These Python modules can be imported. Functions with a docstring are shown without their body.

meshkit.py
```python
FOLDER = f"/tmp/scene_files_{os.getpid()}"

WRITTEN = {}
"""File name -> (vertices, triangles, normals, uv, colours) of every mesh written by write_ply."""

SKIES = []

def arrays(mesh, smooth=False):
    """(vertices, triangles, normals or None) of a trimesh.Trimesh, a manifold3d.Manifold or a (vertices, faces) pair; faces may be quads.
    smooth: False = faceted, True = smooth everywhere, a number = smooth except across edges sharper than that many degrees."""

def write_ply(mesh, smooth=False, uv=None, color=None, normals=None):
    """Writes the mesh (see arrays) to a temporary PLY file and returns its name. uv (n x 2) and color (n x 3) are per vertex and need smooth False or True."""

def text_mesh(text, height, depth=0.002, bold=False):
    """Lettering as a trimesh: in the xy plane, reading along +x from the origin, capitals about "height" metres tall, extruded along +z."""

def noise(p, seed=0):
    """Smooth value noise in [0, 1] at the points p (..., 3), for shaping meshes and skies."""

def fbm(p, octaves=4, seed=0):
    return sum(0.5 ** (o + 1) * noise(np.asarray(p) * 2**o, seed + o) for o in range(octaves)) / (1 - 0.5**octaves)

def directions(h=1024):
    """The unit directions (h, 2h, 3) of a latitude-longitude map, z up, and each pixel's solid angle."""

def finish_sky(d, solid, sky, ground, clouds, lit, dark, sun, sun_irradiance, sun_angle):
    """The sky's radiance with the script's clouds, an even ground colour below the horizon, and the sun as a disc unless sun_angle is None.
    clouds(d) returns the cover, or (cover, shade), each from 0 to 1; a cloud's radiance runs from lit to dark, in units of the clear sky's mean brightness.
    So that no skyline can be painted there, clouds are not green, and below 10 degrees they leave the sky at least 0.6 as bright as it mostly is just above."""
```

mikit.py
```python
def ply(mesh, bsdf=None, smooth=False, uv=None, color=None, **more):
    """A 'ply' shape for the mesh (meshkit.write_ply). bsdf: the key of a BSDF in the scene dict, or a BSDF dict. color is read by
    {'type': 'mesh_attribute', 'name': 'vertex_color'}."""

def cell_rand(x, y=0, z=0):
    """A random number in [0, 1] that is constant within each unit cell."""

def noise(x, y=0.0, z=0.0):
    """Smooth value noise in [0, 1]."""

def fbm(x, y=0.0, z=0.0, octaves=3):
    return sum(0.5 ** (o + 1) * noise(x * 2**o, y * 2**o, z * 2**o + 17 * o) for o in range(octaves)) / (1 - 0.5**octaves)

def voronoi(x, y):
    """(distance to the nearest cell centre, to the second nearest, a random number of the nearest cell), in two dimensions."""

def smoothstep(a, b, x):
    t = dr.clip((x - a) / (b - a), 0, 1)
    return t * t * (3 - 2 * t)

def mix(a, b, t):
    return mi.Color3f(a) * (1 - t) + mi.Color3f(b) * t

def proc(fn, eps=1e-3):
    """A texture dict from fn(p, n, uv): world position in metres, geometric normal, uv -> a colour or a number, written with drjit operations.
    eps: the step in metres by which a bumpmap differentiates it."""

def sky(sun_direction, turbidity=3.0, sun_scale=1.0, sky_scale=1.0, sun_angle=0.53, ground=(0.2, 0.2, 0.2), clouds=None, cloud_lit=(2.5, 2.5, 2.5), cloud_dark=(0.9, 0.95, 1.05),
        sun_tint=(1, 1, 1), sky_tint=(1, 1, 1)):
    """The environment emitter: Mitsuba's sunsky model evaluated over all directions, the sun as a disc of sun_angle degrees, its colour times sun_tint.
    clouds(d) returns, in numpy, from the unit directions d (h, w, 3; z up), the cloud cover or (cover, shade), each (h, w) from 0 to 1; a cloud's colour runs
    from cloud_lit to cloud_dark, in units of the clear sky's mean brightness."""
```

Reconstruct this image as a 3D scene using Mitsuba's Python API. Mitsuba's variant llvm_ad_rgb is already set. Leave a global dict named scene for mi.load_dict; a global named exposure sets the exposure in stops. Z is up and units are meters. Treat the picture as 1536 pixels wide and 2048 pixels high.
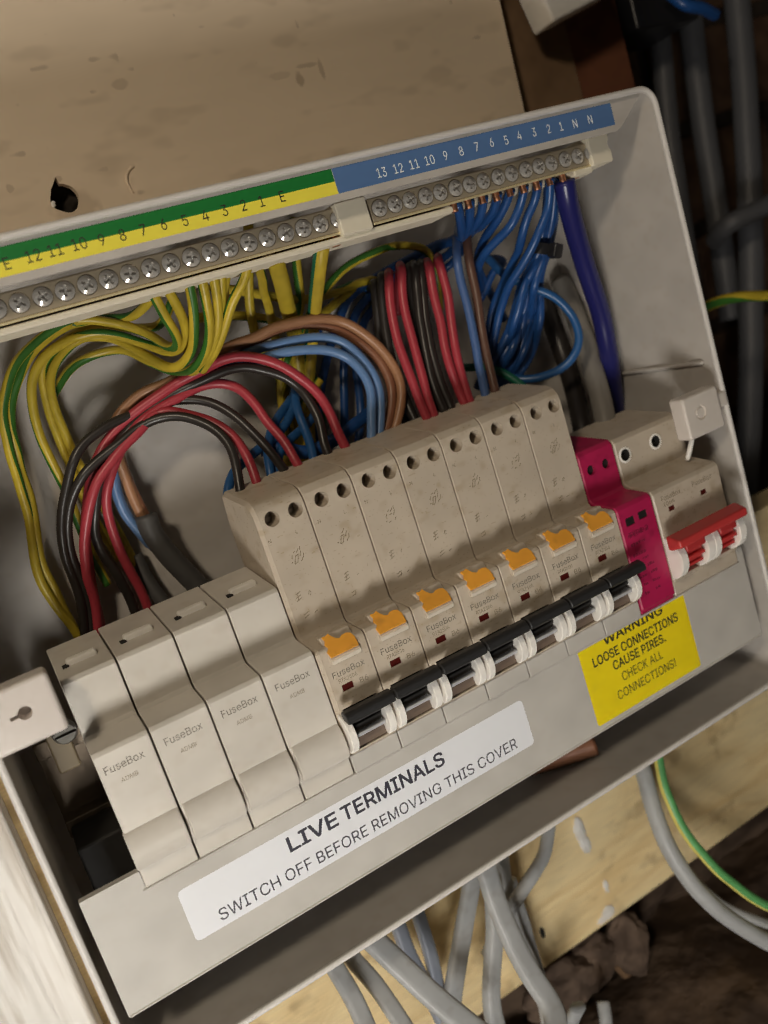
import math, random
import numpy as np
import trimesh
import drjit as dr
import mitsuba as mi
import mikit, meshkit
import manifold3d as m3
import mapbox_earcut
from shapely.geometry import Polygon, box as sbox, Point

random.seed(7)
rng = np.random.default_rng(7)
T = mi.ScalarTransform4f
# All construction lengths are in millimetres (x right along the unit, y into the wall, z up) and become metres in mesh().
MM = 0.001

# ------------------------------------------------------------------ camera, lamps, exposure
CAM = np.array([0.55548, -252.53285, 111.68837])
FWD = np.array([0.38824, 0.89963, -0.19983])
UP = np.array([0.35857, 0.05229, 0.93204])
scene = {
    'type': 'scene',
    'camera': {'type': 'thinlens', 'fov': 47.4732, 'fov_axis': 'x', 'near_clip': 0.01, 'far_clip': 20.0,
               'aperture_radius': 0.0016, 'focus_distance': 0.285,
               'to_world': T().look_at(origin=(CAM * MM).tolist(), target=((CAM + 100 * FWD) * MM).tolist(), up=UP.tolist())},
}
labels = {}


def lamp(key, pos, target, radius, rgb, label):
    pos, target = np.array(pos, float), np.array(target, float)
    up = [0, 0, 1.0] if abs((target - pos)[2]) < 0.9 * np.linalg.norm(target - pos) else [0, 1.0, 0]
    scene[key] = {'type': 'disk', 'to_world': T().look_at(origin=(pos * MM).tolist(), target=(target * MM).tolist(), up=up) @ T().scale([radius * MM, radius * MM, 1]),
                  'emitter': {'type': 'area', 'radiance': {'type': 'rgb', 'value': rgb}}}
    labels[key] = {'label': label, 'category': 'lamp'}


lamp('work_lamp', (-115, -330, -160), (110, 20, -20), 60, [38.5, 36.8, 33.8], 'round work lamp held below and to the left of the opened unit')
lamp('room_lamp', (-220, -420, 400), (110, 20, 60), 40, [79, 67.5, 52], 'warm round lamp up to the left behind the viewer')
scene['room_light'] = {'type': 'constant', 'radiance': {'type': 'rgb', 'value': [0.016, 0.014, 0.012]}}
exposure = 0.0


# ------------------------------------------------------------------ materials
def rgb(c):
    return {'type': 'rgb', 'value': list(c)}


def plain(key, c, rough=0.5, spec=0.5, metallic=0.0, **more):
    scene[key] = {'type': 'twosided', 'bsdf': {'type': 'principled', 'base_color': rgb(c) if not isinstance(c, dict) else c, 'roughness': rough, 'specular': spec, 'metallic': metallic, **more}}
    return key


def grained(key, c, rough=0.5, spec=0.5, bump=0.00004, freq=2500.0, tint=0.10, dirt=(0.35, 0.27, 0.18), dirty=0.10, metallic=0.0, spot=0.0):
    """A plastic or paint with fine moulded grain, a little mottling and some grime."""
    ca, cd = mi.Color3f(list(c)), mi.Color3f(list(dirt))

    def col(p, n, uv):
        a = mikit.fbm(p.x * 90 + 3, p.y * 90, p.z * 90, 2)
        b = mikit.smoothstep(0.52, 0.85, mikit.fbm(p.x * 260, p.y * 260 + 9, p.z * 260, 2))
        s = ca * (1 - tint + 2 * tint * a)
        k = b * dirty
        if spot:
            k = dr.minimum(k + spot * mikit.smoothstep(0.80, 0.90, mikit.noise(p.x * 1300, p.y * 1300, p.z * 1300)), 1)
        return s * (1 - k) + cd * k

    def bmp(p, n, uv):
        return mikit.noise(p.x * freq, p.y * freq, p.z * freq)

    inner = {'type': 'principled', 'base_color': mikit.proc(col), 'roughness': rough, 'specular': spec, 'metallic': metallic}
    if bump:
        inner = {'type': 'bumpmap', 'arbitrary': mikit.proc(bmp, eps=5e-5), 'scale': bump, 'bsdf': inner}
    scene[key] = {'type': 'twosided', 'bsdf': inner}
    return key


grained('white_plastic', (0.55, 0.515, 0.46), 0.38, 0.5, dirty=0.10)
grained('beige_plastic', (0.47, 0.405, 0.325), 0.42, 0.45, dirty=0.45, dirt=(0.34, 0.26, 0.16), spot=0.4)
grained('cover_plastic', (0.475, 0.455, 0.42), 0.5, 0.4, dirty=0.05, bump=0.00003)
grained('casing_paint', (0.47, 0.44, 0.405), 0.38, 0.45, dirty=0.10, bump=0.00003, freq=1800)
grained('guard_white', (0.78, 0.755, 0.71), 0.35, 0.5, dirty=0.08)
grained('magenta_plastic', (0.38, 0.013, 0.072), 0.45, 0.4, dirt=(0.15, 0.005, 0.03), dirty=0.35)
plain('ivory_plastic', (0.66, 0.61, 0.49), 0.5)
plain('clear_tab', (0.62, 0.57, 0.52), 0.22, 0.6)
grained('button_lip', (0.60, 0.54, 0.45), 0.4, dirty=0.05, bump=0)
grained('orange_plastic', (0.80, 0.36, 0.045), 0.4, dirt=(0.50, 0.22, 0.04), dirty=0.6, tint=0.16, bump=0.00006)
plain('charcoal_plastic', (0.022, 0.022, 0.023), 0.42)
plain('drum_dark', (0.015, 0.014, 0.013), 0.45)
plain('drum_grey', (0.40, 0.41, 0.43), 0.35, 0.6)
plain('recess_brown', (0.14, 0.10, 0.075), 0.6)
plain('window_red', (0.07, 0.008, 0.006), 0.3)
plain('hole_dark', (0.012, 0.011, 0.010), 0.7)
plain('red_toggle', (0.47, 0.040, 0.040), 0.42)
plain('screw_steel', (0.66, 0.63, 0.58), 0.16, 0.9, metallic=0.45)
plain('dark_steel', (0.28, 0.26, 0.24), 0.3, metallic=1.0)
plain('brass', (0.46, 0.39, 0.28), 0.38, metallic=0.45)
plain('bright_brass', (0.85, 0.74, 0.45), 0.3, metallic=0.5)
plain('black_screw', (0.10, 0.095, 0.085), 0.25, metallic=0.6)
plain('tan_plastic', (0.17, 0.13, 0.075), 0.55)
plain('lug_paint', (0.58, 0.53, 0.49), 0.3)
plain('rim_paint', (0.60, 0.575, 0.545), 0.45)
plain('rail_steel', (0.20, 0.16, 0.12), 0.45, metallic=0.7)
plain('copper', (0.72, 0.36, 0.22), 0.35, metallic=1.0)
plain('ink_dark', (0.030, 0.030, 0.045), 0.6)
plain('ink_grey', (0.15, 0.13, 0.105), 0.6)
plain('ink_faint', (0.22, 0.175, 0.12), 0.6)
plain('ink_white', (0.75, 0.76, 0.78), 0.6)
plain('ink_black', (0.02, 0.02, 0.015), 0.6)
plain('ink_magenta', (0.16, 0.004, 0.03), 0.6)
plain('sticker_white', (0.72, 0.735, 0.77), 0.32)
grained('sticker_yellow', (0.80, 0.64, 0.012), 0.4, tint=0.05, dirty=0.05, bump=0.00002, freq=1200)
plain('tape_green', (0.010, 0.155, 0.030), 0.45)
plain('tape_yellow', (0.80, 0.70, 0.07), 0.45)
plain('tape_blue', (0.085, 0.165, 0.34), 0.45)
plain('wire_red', (0.34, 0.034, 0.048), 0.4)
plain('wire_black', (0.022, 0.018, 0.016), 0.36)
plain('wire_brown', (0.22, 0.095, 0.052), 0.4)
plain('wire_tan', (0.33, 0.165, 0.085), 0.4)
plain('wire_pale_blue', (0.11, 0.205, 0.40), 0.36)
plain('wire_blue', (0.013, 0.062, 0.21), 0.34)
plain('wire_violet', (0.015, 0.016, 0.11), 0.3)
plain('wire_green', (0.010, 0.12, 0.075), 0.4)
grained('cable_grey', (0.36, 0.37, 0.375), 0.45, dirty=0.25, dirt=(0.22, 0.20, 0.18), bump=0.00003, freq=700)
plain('cable_dark', (0.14, 0.14, 0.15), 0.5)
plain('cable_blue_grey', (0.22, 0.245, 0.30), 0.42)
plain('cable_tail', (0.20, 0.185, 0.165), 0.5)
plain('cable_flex', (0.07, 0.068, 0.066), 0.5)
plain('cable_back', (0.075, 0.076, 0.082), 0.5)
plain('wire_pale_blue_dark', (0.06, 0.115, 0.27), 0.4)
plain('wire_brown_dark', (0.11, 0.055, 0.038), 0.4)
plain('wire_blue_bright', (0.018, 0.085, 0.235), 0.34)
plain('cable_tie', (0.012, 0.012, 0.014), 0.35)


def stripe_fn(ca, cb, width):
    a, b = mi.Color3f(ca), mi.Color3f(cb)

    def fn(p, n, uv):
        t = uv.x - dr.floor(uv.x)
        k = mikit.smoothstep(0.0, 0.02, t) * (1 - mikit.smoothstep(width, width + 0.02, t))
        g = 0.9 + 0.2 * mikit.noise(p.x * 300, p.y * 300, p.z * 300)
        return (a * (1 - k) + b * k) * g
    return fn


plain('wire_earth', mikit.proc(stripe_fn((0.46, 0.345, 0.03), (0.035, 0.13, 0.018), 0.26)), 0.4)
plain('wire_earth_half', mikit.proc(stripe_fn((0.50, 0.37, 0.035), (0.015, 0.14, 0.075), 0.5)), 0.4)
plain('wire_earth_green', mikit.proc(stripe_fn((0.62, 0.55, 0.14), (0.10, 0.33, 0.11), 0.66)), 0.42)


def board_col(p, n, uv):
    base = mi.Color3f(0.73, 0.60, 0.45)
    m = mikit.fbm(p.x * 14, p.y * 14, p.z * 14 + 4, 4)
    s = mikit.fbm(p.x * 30, p.y, p.z * 160, 3)
    c = base * (0.90 + 0.14 * m + 0.06 * s)
    k = mikit.smoothstep(0.62, 0.82, mikit.fbm(p.x * 60 + 5, p.y * 60, p.z * 110, 3)) * 0.18
    for (sx, sz, rx, rz, a) in STAINS:
        wob = 0.6 * (mikit.noise(p.x * 500, p.z * 500) - 0.5)
        d = dr.square((p.x - sx) / rx) + dr.square((p.z - sz) / rz)
        k = dr.maximum(k, a * (1 - mikit.smoothstep(0.4, 1.3, d + wob)))
    # little nicks
    k = dr.maximum(k, 0.3 * mikit.smoothstep(0.90, 0.96, mikit.noise(p.x * 230, p.y, p.z * 190) * (0.75 + 0.4 * m)))
    return c * (1 - k) + mi.Color3f(0.19, 0.125, 0.065) * k


def board_bump(p, n, uv):
    return mikit.fbm(p.x * 60, p.y * 60, p.z * 200, 3)


STAINS = [(x * MM, z * MM, rx * MM, rz * MM, a) for x, z, rx, rz, a in
          [(168.0, 212.5, 1.8, 3.0, .42), (178.5, 214.5, 1.1, 4.4, .34), (173, 217, 5, 1.0, .3), (160, 215, 5, 1.5, .18), (39, 208, 16, 4, .16), (98, 222, 3, 2, .25), (67.5, 184, 9, 6, .25)]]
scene['board_paint'] = {'type': 'twosided', 'bsdf': {'type': 'bumpmap', 'arbitrary': mikit.proc(board_bump, eps=2e-4), 'scale': 0.0004,
                        'bsdf': {'type': 'principled', 'base_color': mikit.proc(board_col), 'roughness': 0.5, 'specular': 0.4}}}


def ply_col(p, n, uv):
    warp = mikit.fbm(p.x * 12, p.y * 12, p.z * 25, 3)
    g = mikit.fbm(p.x * 26 + 2 * warp, p.y * 20, p.z * 120 + 6 * warp, 4)
    f = mikit.noise(p.x * 160, p.y * 200, p.z * 1500)
    k = mikit.smoothstep(0.35, 0.75, g)
    c = mikit.mix((0.88, 0.71, 0.41), (0.77, 0.58, 0.30), k) * (0.92 + 0.16 * f)
    d = mikit.smoothstep(0.58, 0.80, mikit.fbm(p.x * 70, p.y * 70, p.z * 70 + 3, 3)) * 0.45
    return c * (1 - d) + mi.Color3f(0.26, 0.16, 0.06) * d


def fine_bump(p, n, uv):
    return mikit.fbm(p.x * 120, p.y * 120, p.z * 420, 3)


scene['raw_timber'] = {'type': 'twosided', 'bsdf': {'type': 'bumpmap', 'arbitrary': mikit.proc(fine_bump, eps=2e-4), 'scale': 0.0006,
                       'bsdf': {'type': 'principled', 'base_color': mikit.proc(ply_col), 'roughness': 0.6, 'specular': 0.3}}}


def painted_col(p, n, uv):
    s = mikit.fbm(p.x * 260, p.y * 260, p.z * 16, 4)
    m = mikit.fbm(p.x * 30, p.y * 30, p.z * 30, 3)
    c = mi.Color3f(0.64, 0.62, 0.585) * (0.82 + 0.3 * m)
    k = mikit.smoothstep(0.42, 0.70, s) * 0.62
    return c * (1 - k) + mi.Color3f(0.34, 0.285, 0.22) * k


def painted_bump(p, n, uv):
    return mikit.fbm(p.x * 330, p.y * 330, p.z * 20, 3)


scene['painted_timber'] = {'type': 'twosided', 'bsdf': {'type': 'bumpmap', 'arbitrary': mikit.proc(painted_bump, eps=2e-4), 'scale': 0.0012,
                           'bsdf': {'type': 'principled', 'base_color': mikit.proc(painted_col), 'roughness': 0.45, 'specular': 0.4}}}


def rough_mat(key, ca, cb, freq, bump):
    def col(p, n, uv):
        return mikit.mix(ca, cb, mikit.smoothstep(0.3, 0.7, mikit.fbm(p.x * freq, p.y * freq, p.z * freq, 4)))

    def bmp(p, n, uv):
        return mikit.fbm(p.x * freq * 2, p.y * freq * 2, p.z * freq * 2, 3)
    scene[key] = {'type': 'twosided', 'bsdf': {'type': 'bumpmap', 'arbitrary': mikit.proc(bmp, eps=3e-4), 'scale': bump,
                  'bsdf': {'type': 'principled', 'base_color': mikit.proc(col), 'roughness': 0.85, 'specular': 0.2}}}


rough_mat('brick_face', (0.10, 0.058, 0.034), (0.06, 0.033, 0.02), 60, 0.001)
rough_mat('stained_wood', (0.20, 0.078, 0.042), (0.12, 0.05, 0.028), 40, 0.0006)
rough_mat('brown_wood', (0.24, 0.15, 0.085), (0.15, 0.09, 0.05), 40, 0.0006)
rough_mat('mortar', (0.035, 0.026, 0.02), (0.018, 0.014, 0.011), 80, 0.002)
rough_mat('dirt', (0.11, 0.075, 0.052), (0.045, 0.030, 0.022), 55, 0.003)
rough_mat('rubble_stone', (0.15, 0.105, 0.078), (0.07, 0.048, 0.036), 90, 0.003)
rough_mat('plaster', (0.82, 0.81, 0.79), (0.70, 0.68, 0.64), 200, 0.0006)


# ------------------------------------------------------------------ mesh helpers (millimetres)
def tm(m):
    if isinstance(m, m3.Manifold):
        q = m.to_mesh()
        return trimesh.Trimesh(q.vert_properties[:, :3].astype(float), q.tri_verts, process=False)
    return m


def mani(m):
    m = m.copy()
    m.merge_vertices()
    return m3.Manifold(m3.Mesh(vert_properties=np.asarray(m.vertices, np.float32), tri_verts=np.asarray(m.faces, np.uint32)))


def cat(*ms):
    return trimesh.util.concatenate([tm(m) for m in ms])


def shape(mesh, mat, smooth=30, uv=None):
    mesh = tm(mesh).copy()
    mesh.apply_scale(MM)
    return mikit.ply(mesh, mat, smooth=smooth, uv=uv)


def put(key, sh, dx=0.0, dy=0.0, dz=0.0):
    d = dict(sh)
    if dx or dy or dz:
        d['to_world'] = T().translate([dx * MM, dy * MM, dz * MM])
    k, i = key, 0
    while k in scene:
        i += 1
        k = f'{key}_{i:03d}'
    scene[k] = d
    return k


def add(key, mesh, mat, smooth=30, uv=None):
    return put(key, shape(mesh, mat, smooth, uv))


def tag(key, label, category=None, group=None, kind=None):
    d = labels.setdefault(key, {})
    d['label'] = label
    if category: d['category'] = category
    if group: d['group'] = group
    if kind: d['kind'] = kind


def ball(c, r, n=12):
    return m3.Manifold.sphere(r, n).translate(list(map(float, c)))


def rbox(x0, x1, y0, y1, z0, z1, r=0.4, n=12):
    return m3.Manifold.batch_hull([ball((x, y, z), r, n) for x in (x0 + r, x1 - r) for y in (y0 + r, y1 - r) for z in (z0 + r, z1 - r)])


def bx(x0, x1, y0, y1, z0, z1):
    return m3.Manifold.cube([x1 - x0, y1 - y0, z1 - z0]).translate([x0, y0, z0])


def cyl(p0, p1, r, n=28, r2=None):
    p0, p1 = np.array(p0, float), np.array(p1, float)
    d = p1 - p0
    L = np.linalg.norm(d)
    m = m3.Manifold.cylinder(L, r, r if r2 is None else r2, n)
    R = trimesh.geometry.align_vectors([0, 0, 1], d / L)
    R[:3, 3] = p0
    return m.transform(R[:3, :].tolist())


def ring_inset(p, b):
    """The closed polygon p moved inwards by b with mitred corners, same vertex count."""
    p = np.asarray(p, float)
    e = np.roll(p, -1, 0) - p
    e /= np.linalg.norm(e, axis=1, keepdims=True)
    n = np.stack([-e[:, 1], e[:, 0]], 1)          # inward for counter-clockwise
    a, c = np.roll(n, 1, 0), n
    m = a + c
    m /= np.maximum((m * c).sum(1, keepdims=True), 0.35)
    return p + b * m


def rounded(pts, r, res=4):
    q = Polygon(pts)
    if r:
        q = q.buffer(-r, quad_segs=res).buffer(2 * r, quad_segs=res).buffer(-r, quad_segs=res)
    return max(q.geoms, key=lambda g: g.area) if hasattr(q, 'geoms') else q


def extrude_x(pts, x0, x1, r=0.6, bl=0.35, br=None):
    """A (y, z) profile drawn along x, its corners rounded by r and its two ends bevelled."""
    br = bl if br is None else br
    q = rounded(pts, r).simplify(0.01)
    p = np.array(q.exterior.coords)[:-1]
    if Polygon(p).exterior.is_ccw is False:
        p = p[::-1]
    secs = [(x0, ring_inset(p, bl)), (x0 + bl, p), (x1 - br, p), (x1, ring_inset(p, br))]
    n = len(p)
    v = np.vstack([np.column_stack([np.full(n, x), s]) for x, s in secs])
    i = np.arange(n); j = (i + 1) % n
    f = []
    for k in range(3):
        a, b = k * n, (k + 1) * n
        f += [np.stack([a + i, b + j, a + j], 1), np.stack([a + i, b + i, b + j], 1)]
    cap = np.asarray(mapbox_earcut.triangulate_float64(secs[0][1], np.array([n], np.uint32))).reshape(-1, 3).astype(int)
    f += [cap[:, ::-1], cap + 3 * n]
    m = trimesh.Trimesh(v, np.vstack(f), process=False)
    m.fix_normals()
    return m


def extrude_y(poly, y0, y1):
    """A shapely (x, z) polygon drawn along y."""
    out = []
    for g in getattr(poly, 'geoms', [poly]):
        m = trimesh.creation.extrude_polygon(g, y1 - y0, engine='earcut')
        v = np.array(m.vertices)
        out.append(trimesh.Trimesh(np.stack([v[:, 0], y1 - v[:, 2], v[:, 1]], 1), m.faces, process=False))
    return trimesh.util.concatenate(out)


def plate(x0, x1, z0, z1, y0, y1, r=1.0):
    return extrude_y(sbox(x0 + r, z0 + r, x1 - r, z1 - r).buffer(r, quad_segs=5), y0, y1)


def lettering(text, x0, x1, z0, cap, y, bold=False, depth=0.05, ang=0.0, keep=None):
    """Print standing on the plane y facing the viewer, from x0 to x1 (or natural width when x1 is None), baseline z0."""
    m = meshkit.text_mesh(text, cap, depth, bold)
    v = np.array(m.vertices)
    if x1 is not None:
        v[:, 0] = (v[:, 0] - v[:, 0].min()) / np.ptp(v[:, 0]) * (x1 - x0)
    if ang:
        c, s = math.cos(ang), math.sin(ang)
        v[:, :2] = v[:, :2] @ np.array([[c, s], [-s, c]])
    w = np.stack([v[:, 0] + x0, y - v[:, 2], v[:, 1] + z0], 1)
    m = trimesh.Trimesh(w, m.faces, process=False)
    if keep:
        m = m.slice_plane([0, 0, keep], [0, 0, -1])
    return m


def spline(P, step=1.5):
    P = np.asarray(P, float)
    if len(P) > 2:
        Q = np.vstack([2 * P[0] - P[1], P, 2 * P[-1] - P[-2]])
        out = []
        for k in range(1, len(Q) - 2):
            a, b, c, d = Q[k - 1:k + 3]
            n = max(2, int(np.linalg.norm(c - b) / step))
            t = np.linspace(0, 1, n, endpoint=False)[:, None]
            ta = max(np.linalg.norm(b - a), 1e-6) ** .5; tb = max(np.linalg.norm(c - b), 1e-6) ** .5; tc = max(np.linalg.norm(d - c), 1e-6) ** .5
            m1 = (c - b) + tb * ((b - a) / ta - (c - a) / (ta + tb))
            m2 = (c - b) + tb * ((d - c) / tc - (d - b) / (tb + tc))
            out.append((2 * t**3 - 3 * t**2 + 1) * b + (t**3 - 2 * t**2 + t) * m1 + (-2 * t**3 + 3 * t**2) * c + (t**3 - t**2) * m2)
        P = np.vstack(out + [P[-1:]])
        for _ in range(3):                      # cables have no kinks
            P[1:-1] = 0.25 * P[:-2] + 0.5 * P[1:-1] + 0.25 * P[2:]
    return P


def tube(P, ra, rb=None, sides=14, wide=(1, 0, 0), u0=0.0, twist=0.0, step=1.5, flat=False, seed=0):
    """A wire (or flat cable) along a smooth curve; returns mesh and uv (turns round the wire, millimetres along it)."""
    P = spline(P, step)
    if seed and len(P) > 12:                     # hand bent wires are never quite even
        s_ = np.arange(len(P)) * step
        wob = np.stack([meshkit.fbm(np.stack([s_ / 16 + k * 31 + seed * 7.3, s_ * 0, s_ * 0], -1), 2, seed + k) - 0.5 for k in range(3)], -1)
        P = P + (1.5 if ra < 2.3 else 0.5) * wob * np.sin(np.linspace(0, math.pi, len(P)))[:, None] ** 0.5
    rb = ra if rb is None else rb
    t = np.gradient(P, axis=0)
    t /= np.linalg.norm(t, axis=1, keepdims=True)
    w = np.array(wide, float)
    a = w - (t @ w)[:, None] * t
    a /= np.linalg.norm(a, axis=1, keepdims=True) + 1e-9
    b = np.cross(t, a)
    ang = np.linspace(0, 2 * math.pi, sides + 1)
    ca, sa = np.cos(ang), np.sin(ang)
    if flat:                                     # stadium-like section of flat cable
        ca, sa = np.sign(ca) * np.abs(ca) ** 0.6, np.sign(sa) * np.abs(sa) ** 0.6
    ring = P[:, None] + ra * ca[None, :, None] * a[:, None] + rb * sa[None, :, None] * b[:, None]
    n, s = len(P), sides + 1
    v = ring.reshape(-1, 3)
    L = np.concatenate([[0], np.cumsum(np.linalg.norm(np.diff(P, axis=0), axis=1))])
    uv = np.stack([np.tile(ang / (2 * math.pi), n) + u0 + np.repeat(L * twist, s), np.repeat(L, s)], 1)
    i, j = np.meshgrid(np.arange(n - 1), np.arange(sides), indexing='ij')
    q = np.stack([i * s + j, i * s + j + 1, (i + 1) * s + j + 1, (i + 1) * s + j], -1).reshape(-1, 4)
    f = [q[:, [0, 1, 2]], q[:, [0, 2, 3]]]
    for end, c in ((0, P[0]), (n - 1, P[-1])):
        k = len(v)
        v = np.vstack([v, c[None]]); uv = np.vstack([uv, uv[end * s][None]])
        r = np.arange(sides) + end * s
        f.append(np.stack([np.full(sides, k), r + 1, r] if end == 0 else [np.full(sides, k), r, r + 1], 1))
    return trimesh.Trimesh(v, np.vstack(f), process=False), uv


def wire(name, pts, r, mat, label, cat_='wire', group=None, rb=None, **kw):
    m, uv = tube(pts, r, rb, seed=len(scene), **kw)
    k = add(name, m, mat, True, uv)
    tag(k, label, cat_, group)
    return k


def rock(c, r, seed, squash=(1, 1, 1), amp=0.35):
    m = trimesh.creation.icosphere(subdivisions=3, radius=1.0)
    v = np.array(m.vertices)
    n = meshkit.fbm(v * 1.7 + seed * 3.1, 4, seed)
    v = v * (1 - amp + 2 * amp * n)[:, None]
    m = trimesh.Trimesh(v * np.array(squash) * r + np.array(c), m.faces, process=False)
    return m


# ------------------------------------------------------------------ the setting
def sheet(x0, x1, y0, y1, n, fz):
    x, y = np.meshgrid(np.linspace(x0, x1, n), np.linspace(y0, y1, n), indexing='ij')
    v = np.stack([x, y, fz(x, y)], -1).reshape(-1, 3)
    i, j = np.meshgrid(np.arange(n - 1), np.arange(n - 1), indexing='ij')
    q = np.stack([i * n + j, (i + 1) * n + j, (i + 1) * n + j + 1, i * n + j + 1], -1).reshape(-1, 4)
    return trimesh.Trimesh(v, np.vstack([q[:, [0, 1, 2]], q[:, [0, 2, 3]]]), process=False)


def ground_z(x, y):
    return -262 + 26 * meshkit.fbm(np.stack([x / 45, y / 45, x * 0], -1), 5, 3)


add('ground', sheet(-900, 1000, -900, 330, 190, ground_z), 'dirt', True)
labels['ground'] = {'label': 'dark rubble strewn floor below the timber', 'kind': 'structure'}

# brick wall at the right, behind everything
WY = 215
add('brick_wall', bx(-500, 1000, WY + 3, WY + 60, -300, 700), 'mortar', False)
tag('brick_wall', 'dark brick wall with recessed joints behind the unit at the right', 'wall')
variants = []
for q in range(3):
    m = tm(rbox(0, 205, 0, 40, 0, 58, 3.0, 8)).subdivide().subdivide()
    v = np.array(m.vertices)
    v[:, 1] += 3.5 * (meshkit.fbm(v / 22 + q * 7, 3, q) - 0.5)
    v[:, [0, 2]] += 1.5 * (meshkit.fbm(v / 30 + q * 5, 2, q + 9) - 0.5)[:, None]
    variants.append(shape(trimesh.Trimesh(v, m.faces, process=False), 'brick_face', True))
for row in range(-4, 8):
    for c in range(1, 4):
        put('brick_wall__brick', variants[(row * 3 + c) % 3], 163 + c * 218 + (109 if row % 2 else 0) - 218, WY - 2 + 2 * ((row * 7 + c * 5) % 3 - 1), 112 + row * 68)

# timbers between the painted board and the brick wall
add('timber_post', bx(272, 318, 96, 130, -60, 420), 'brown_wood', False)
tag('timber_post', 'dull brown timber post right beside the painted board', 'timber')
add('timber_post_001', bx(319, 356, 100, 135, -60, 420), 'stained_wood', False)
tag('timber_post_001', 'red brown timber post above the rounded corner of the casing', 'timber')

# painted backboard above the unit with a ragged fixing hole
hole_pts = []
hc = np.array((64.9, 82.0, 188.0))[[0, 2]]
for k in range(28):
    a = 2 * math.pi * k / 28
    r = 4.9 * (0.93 + 0.22 * meshkit.noise(np.array([math.cos(a) * 2.2 + 5, math.sin(a) * 2.2, 1.0]), 5))
    hole_pts.append((hc[0] + r * math.cos(a), hc[1] + r * math.sin(a)))
hole_pts[8] = (hole_pts[8][0] + .6, hole_pts[8][1] + 2.4)
hole = Polygon(hole_pts).buffer(0)
outer = Polygon([(-420, -40), (271, -40), (272.5, 60), (270.5, 180), (273, 232), (274, 430), (-420, 430)])
add('backboard', extrude_y(outer.difference(hole), 82, 85.4), 'board_paint', False)
tag('backboard', 'beige painted backboard with a ragged dark hole above the unit', 'board')
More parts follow.
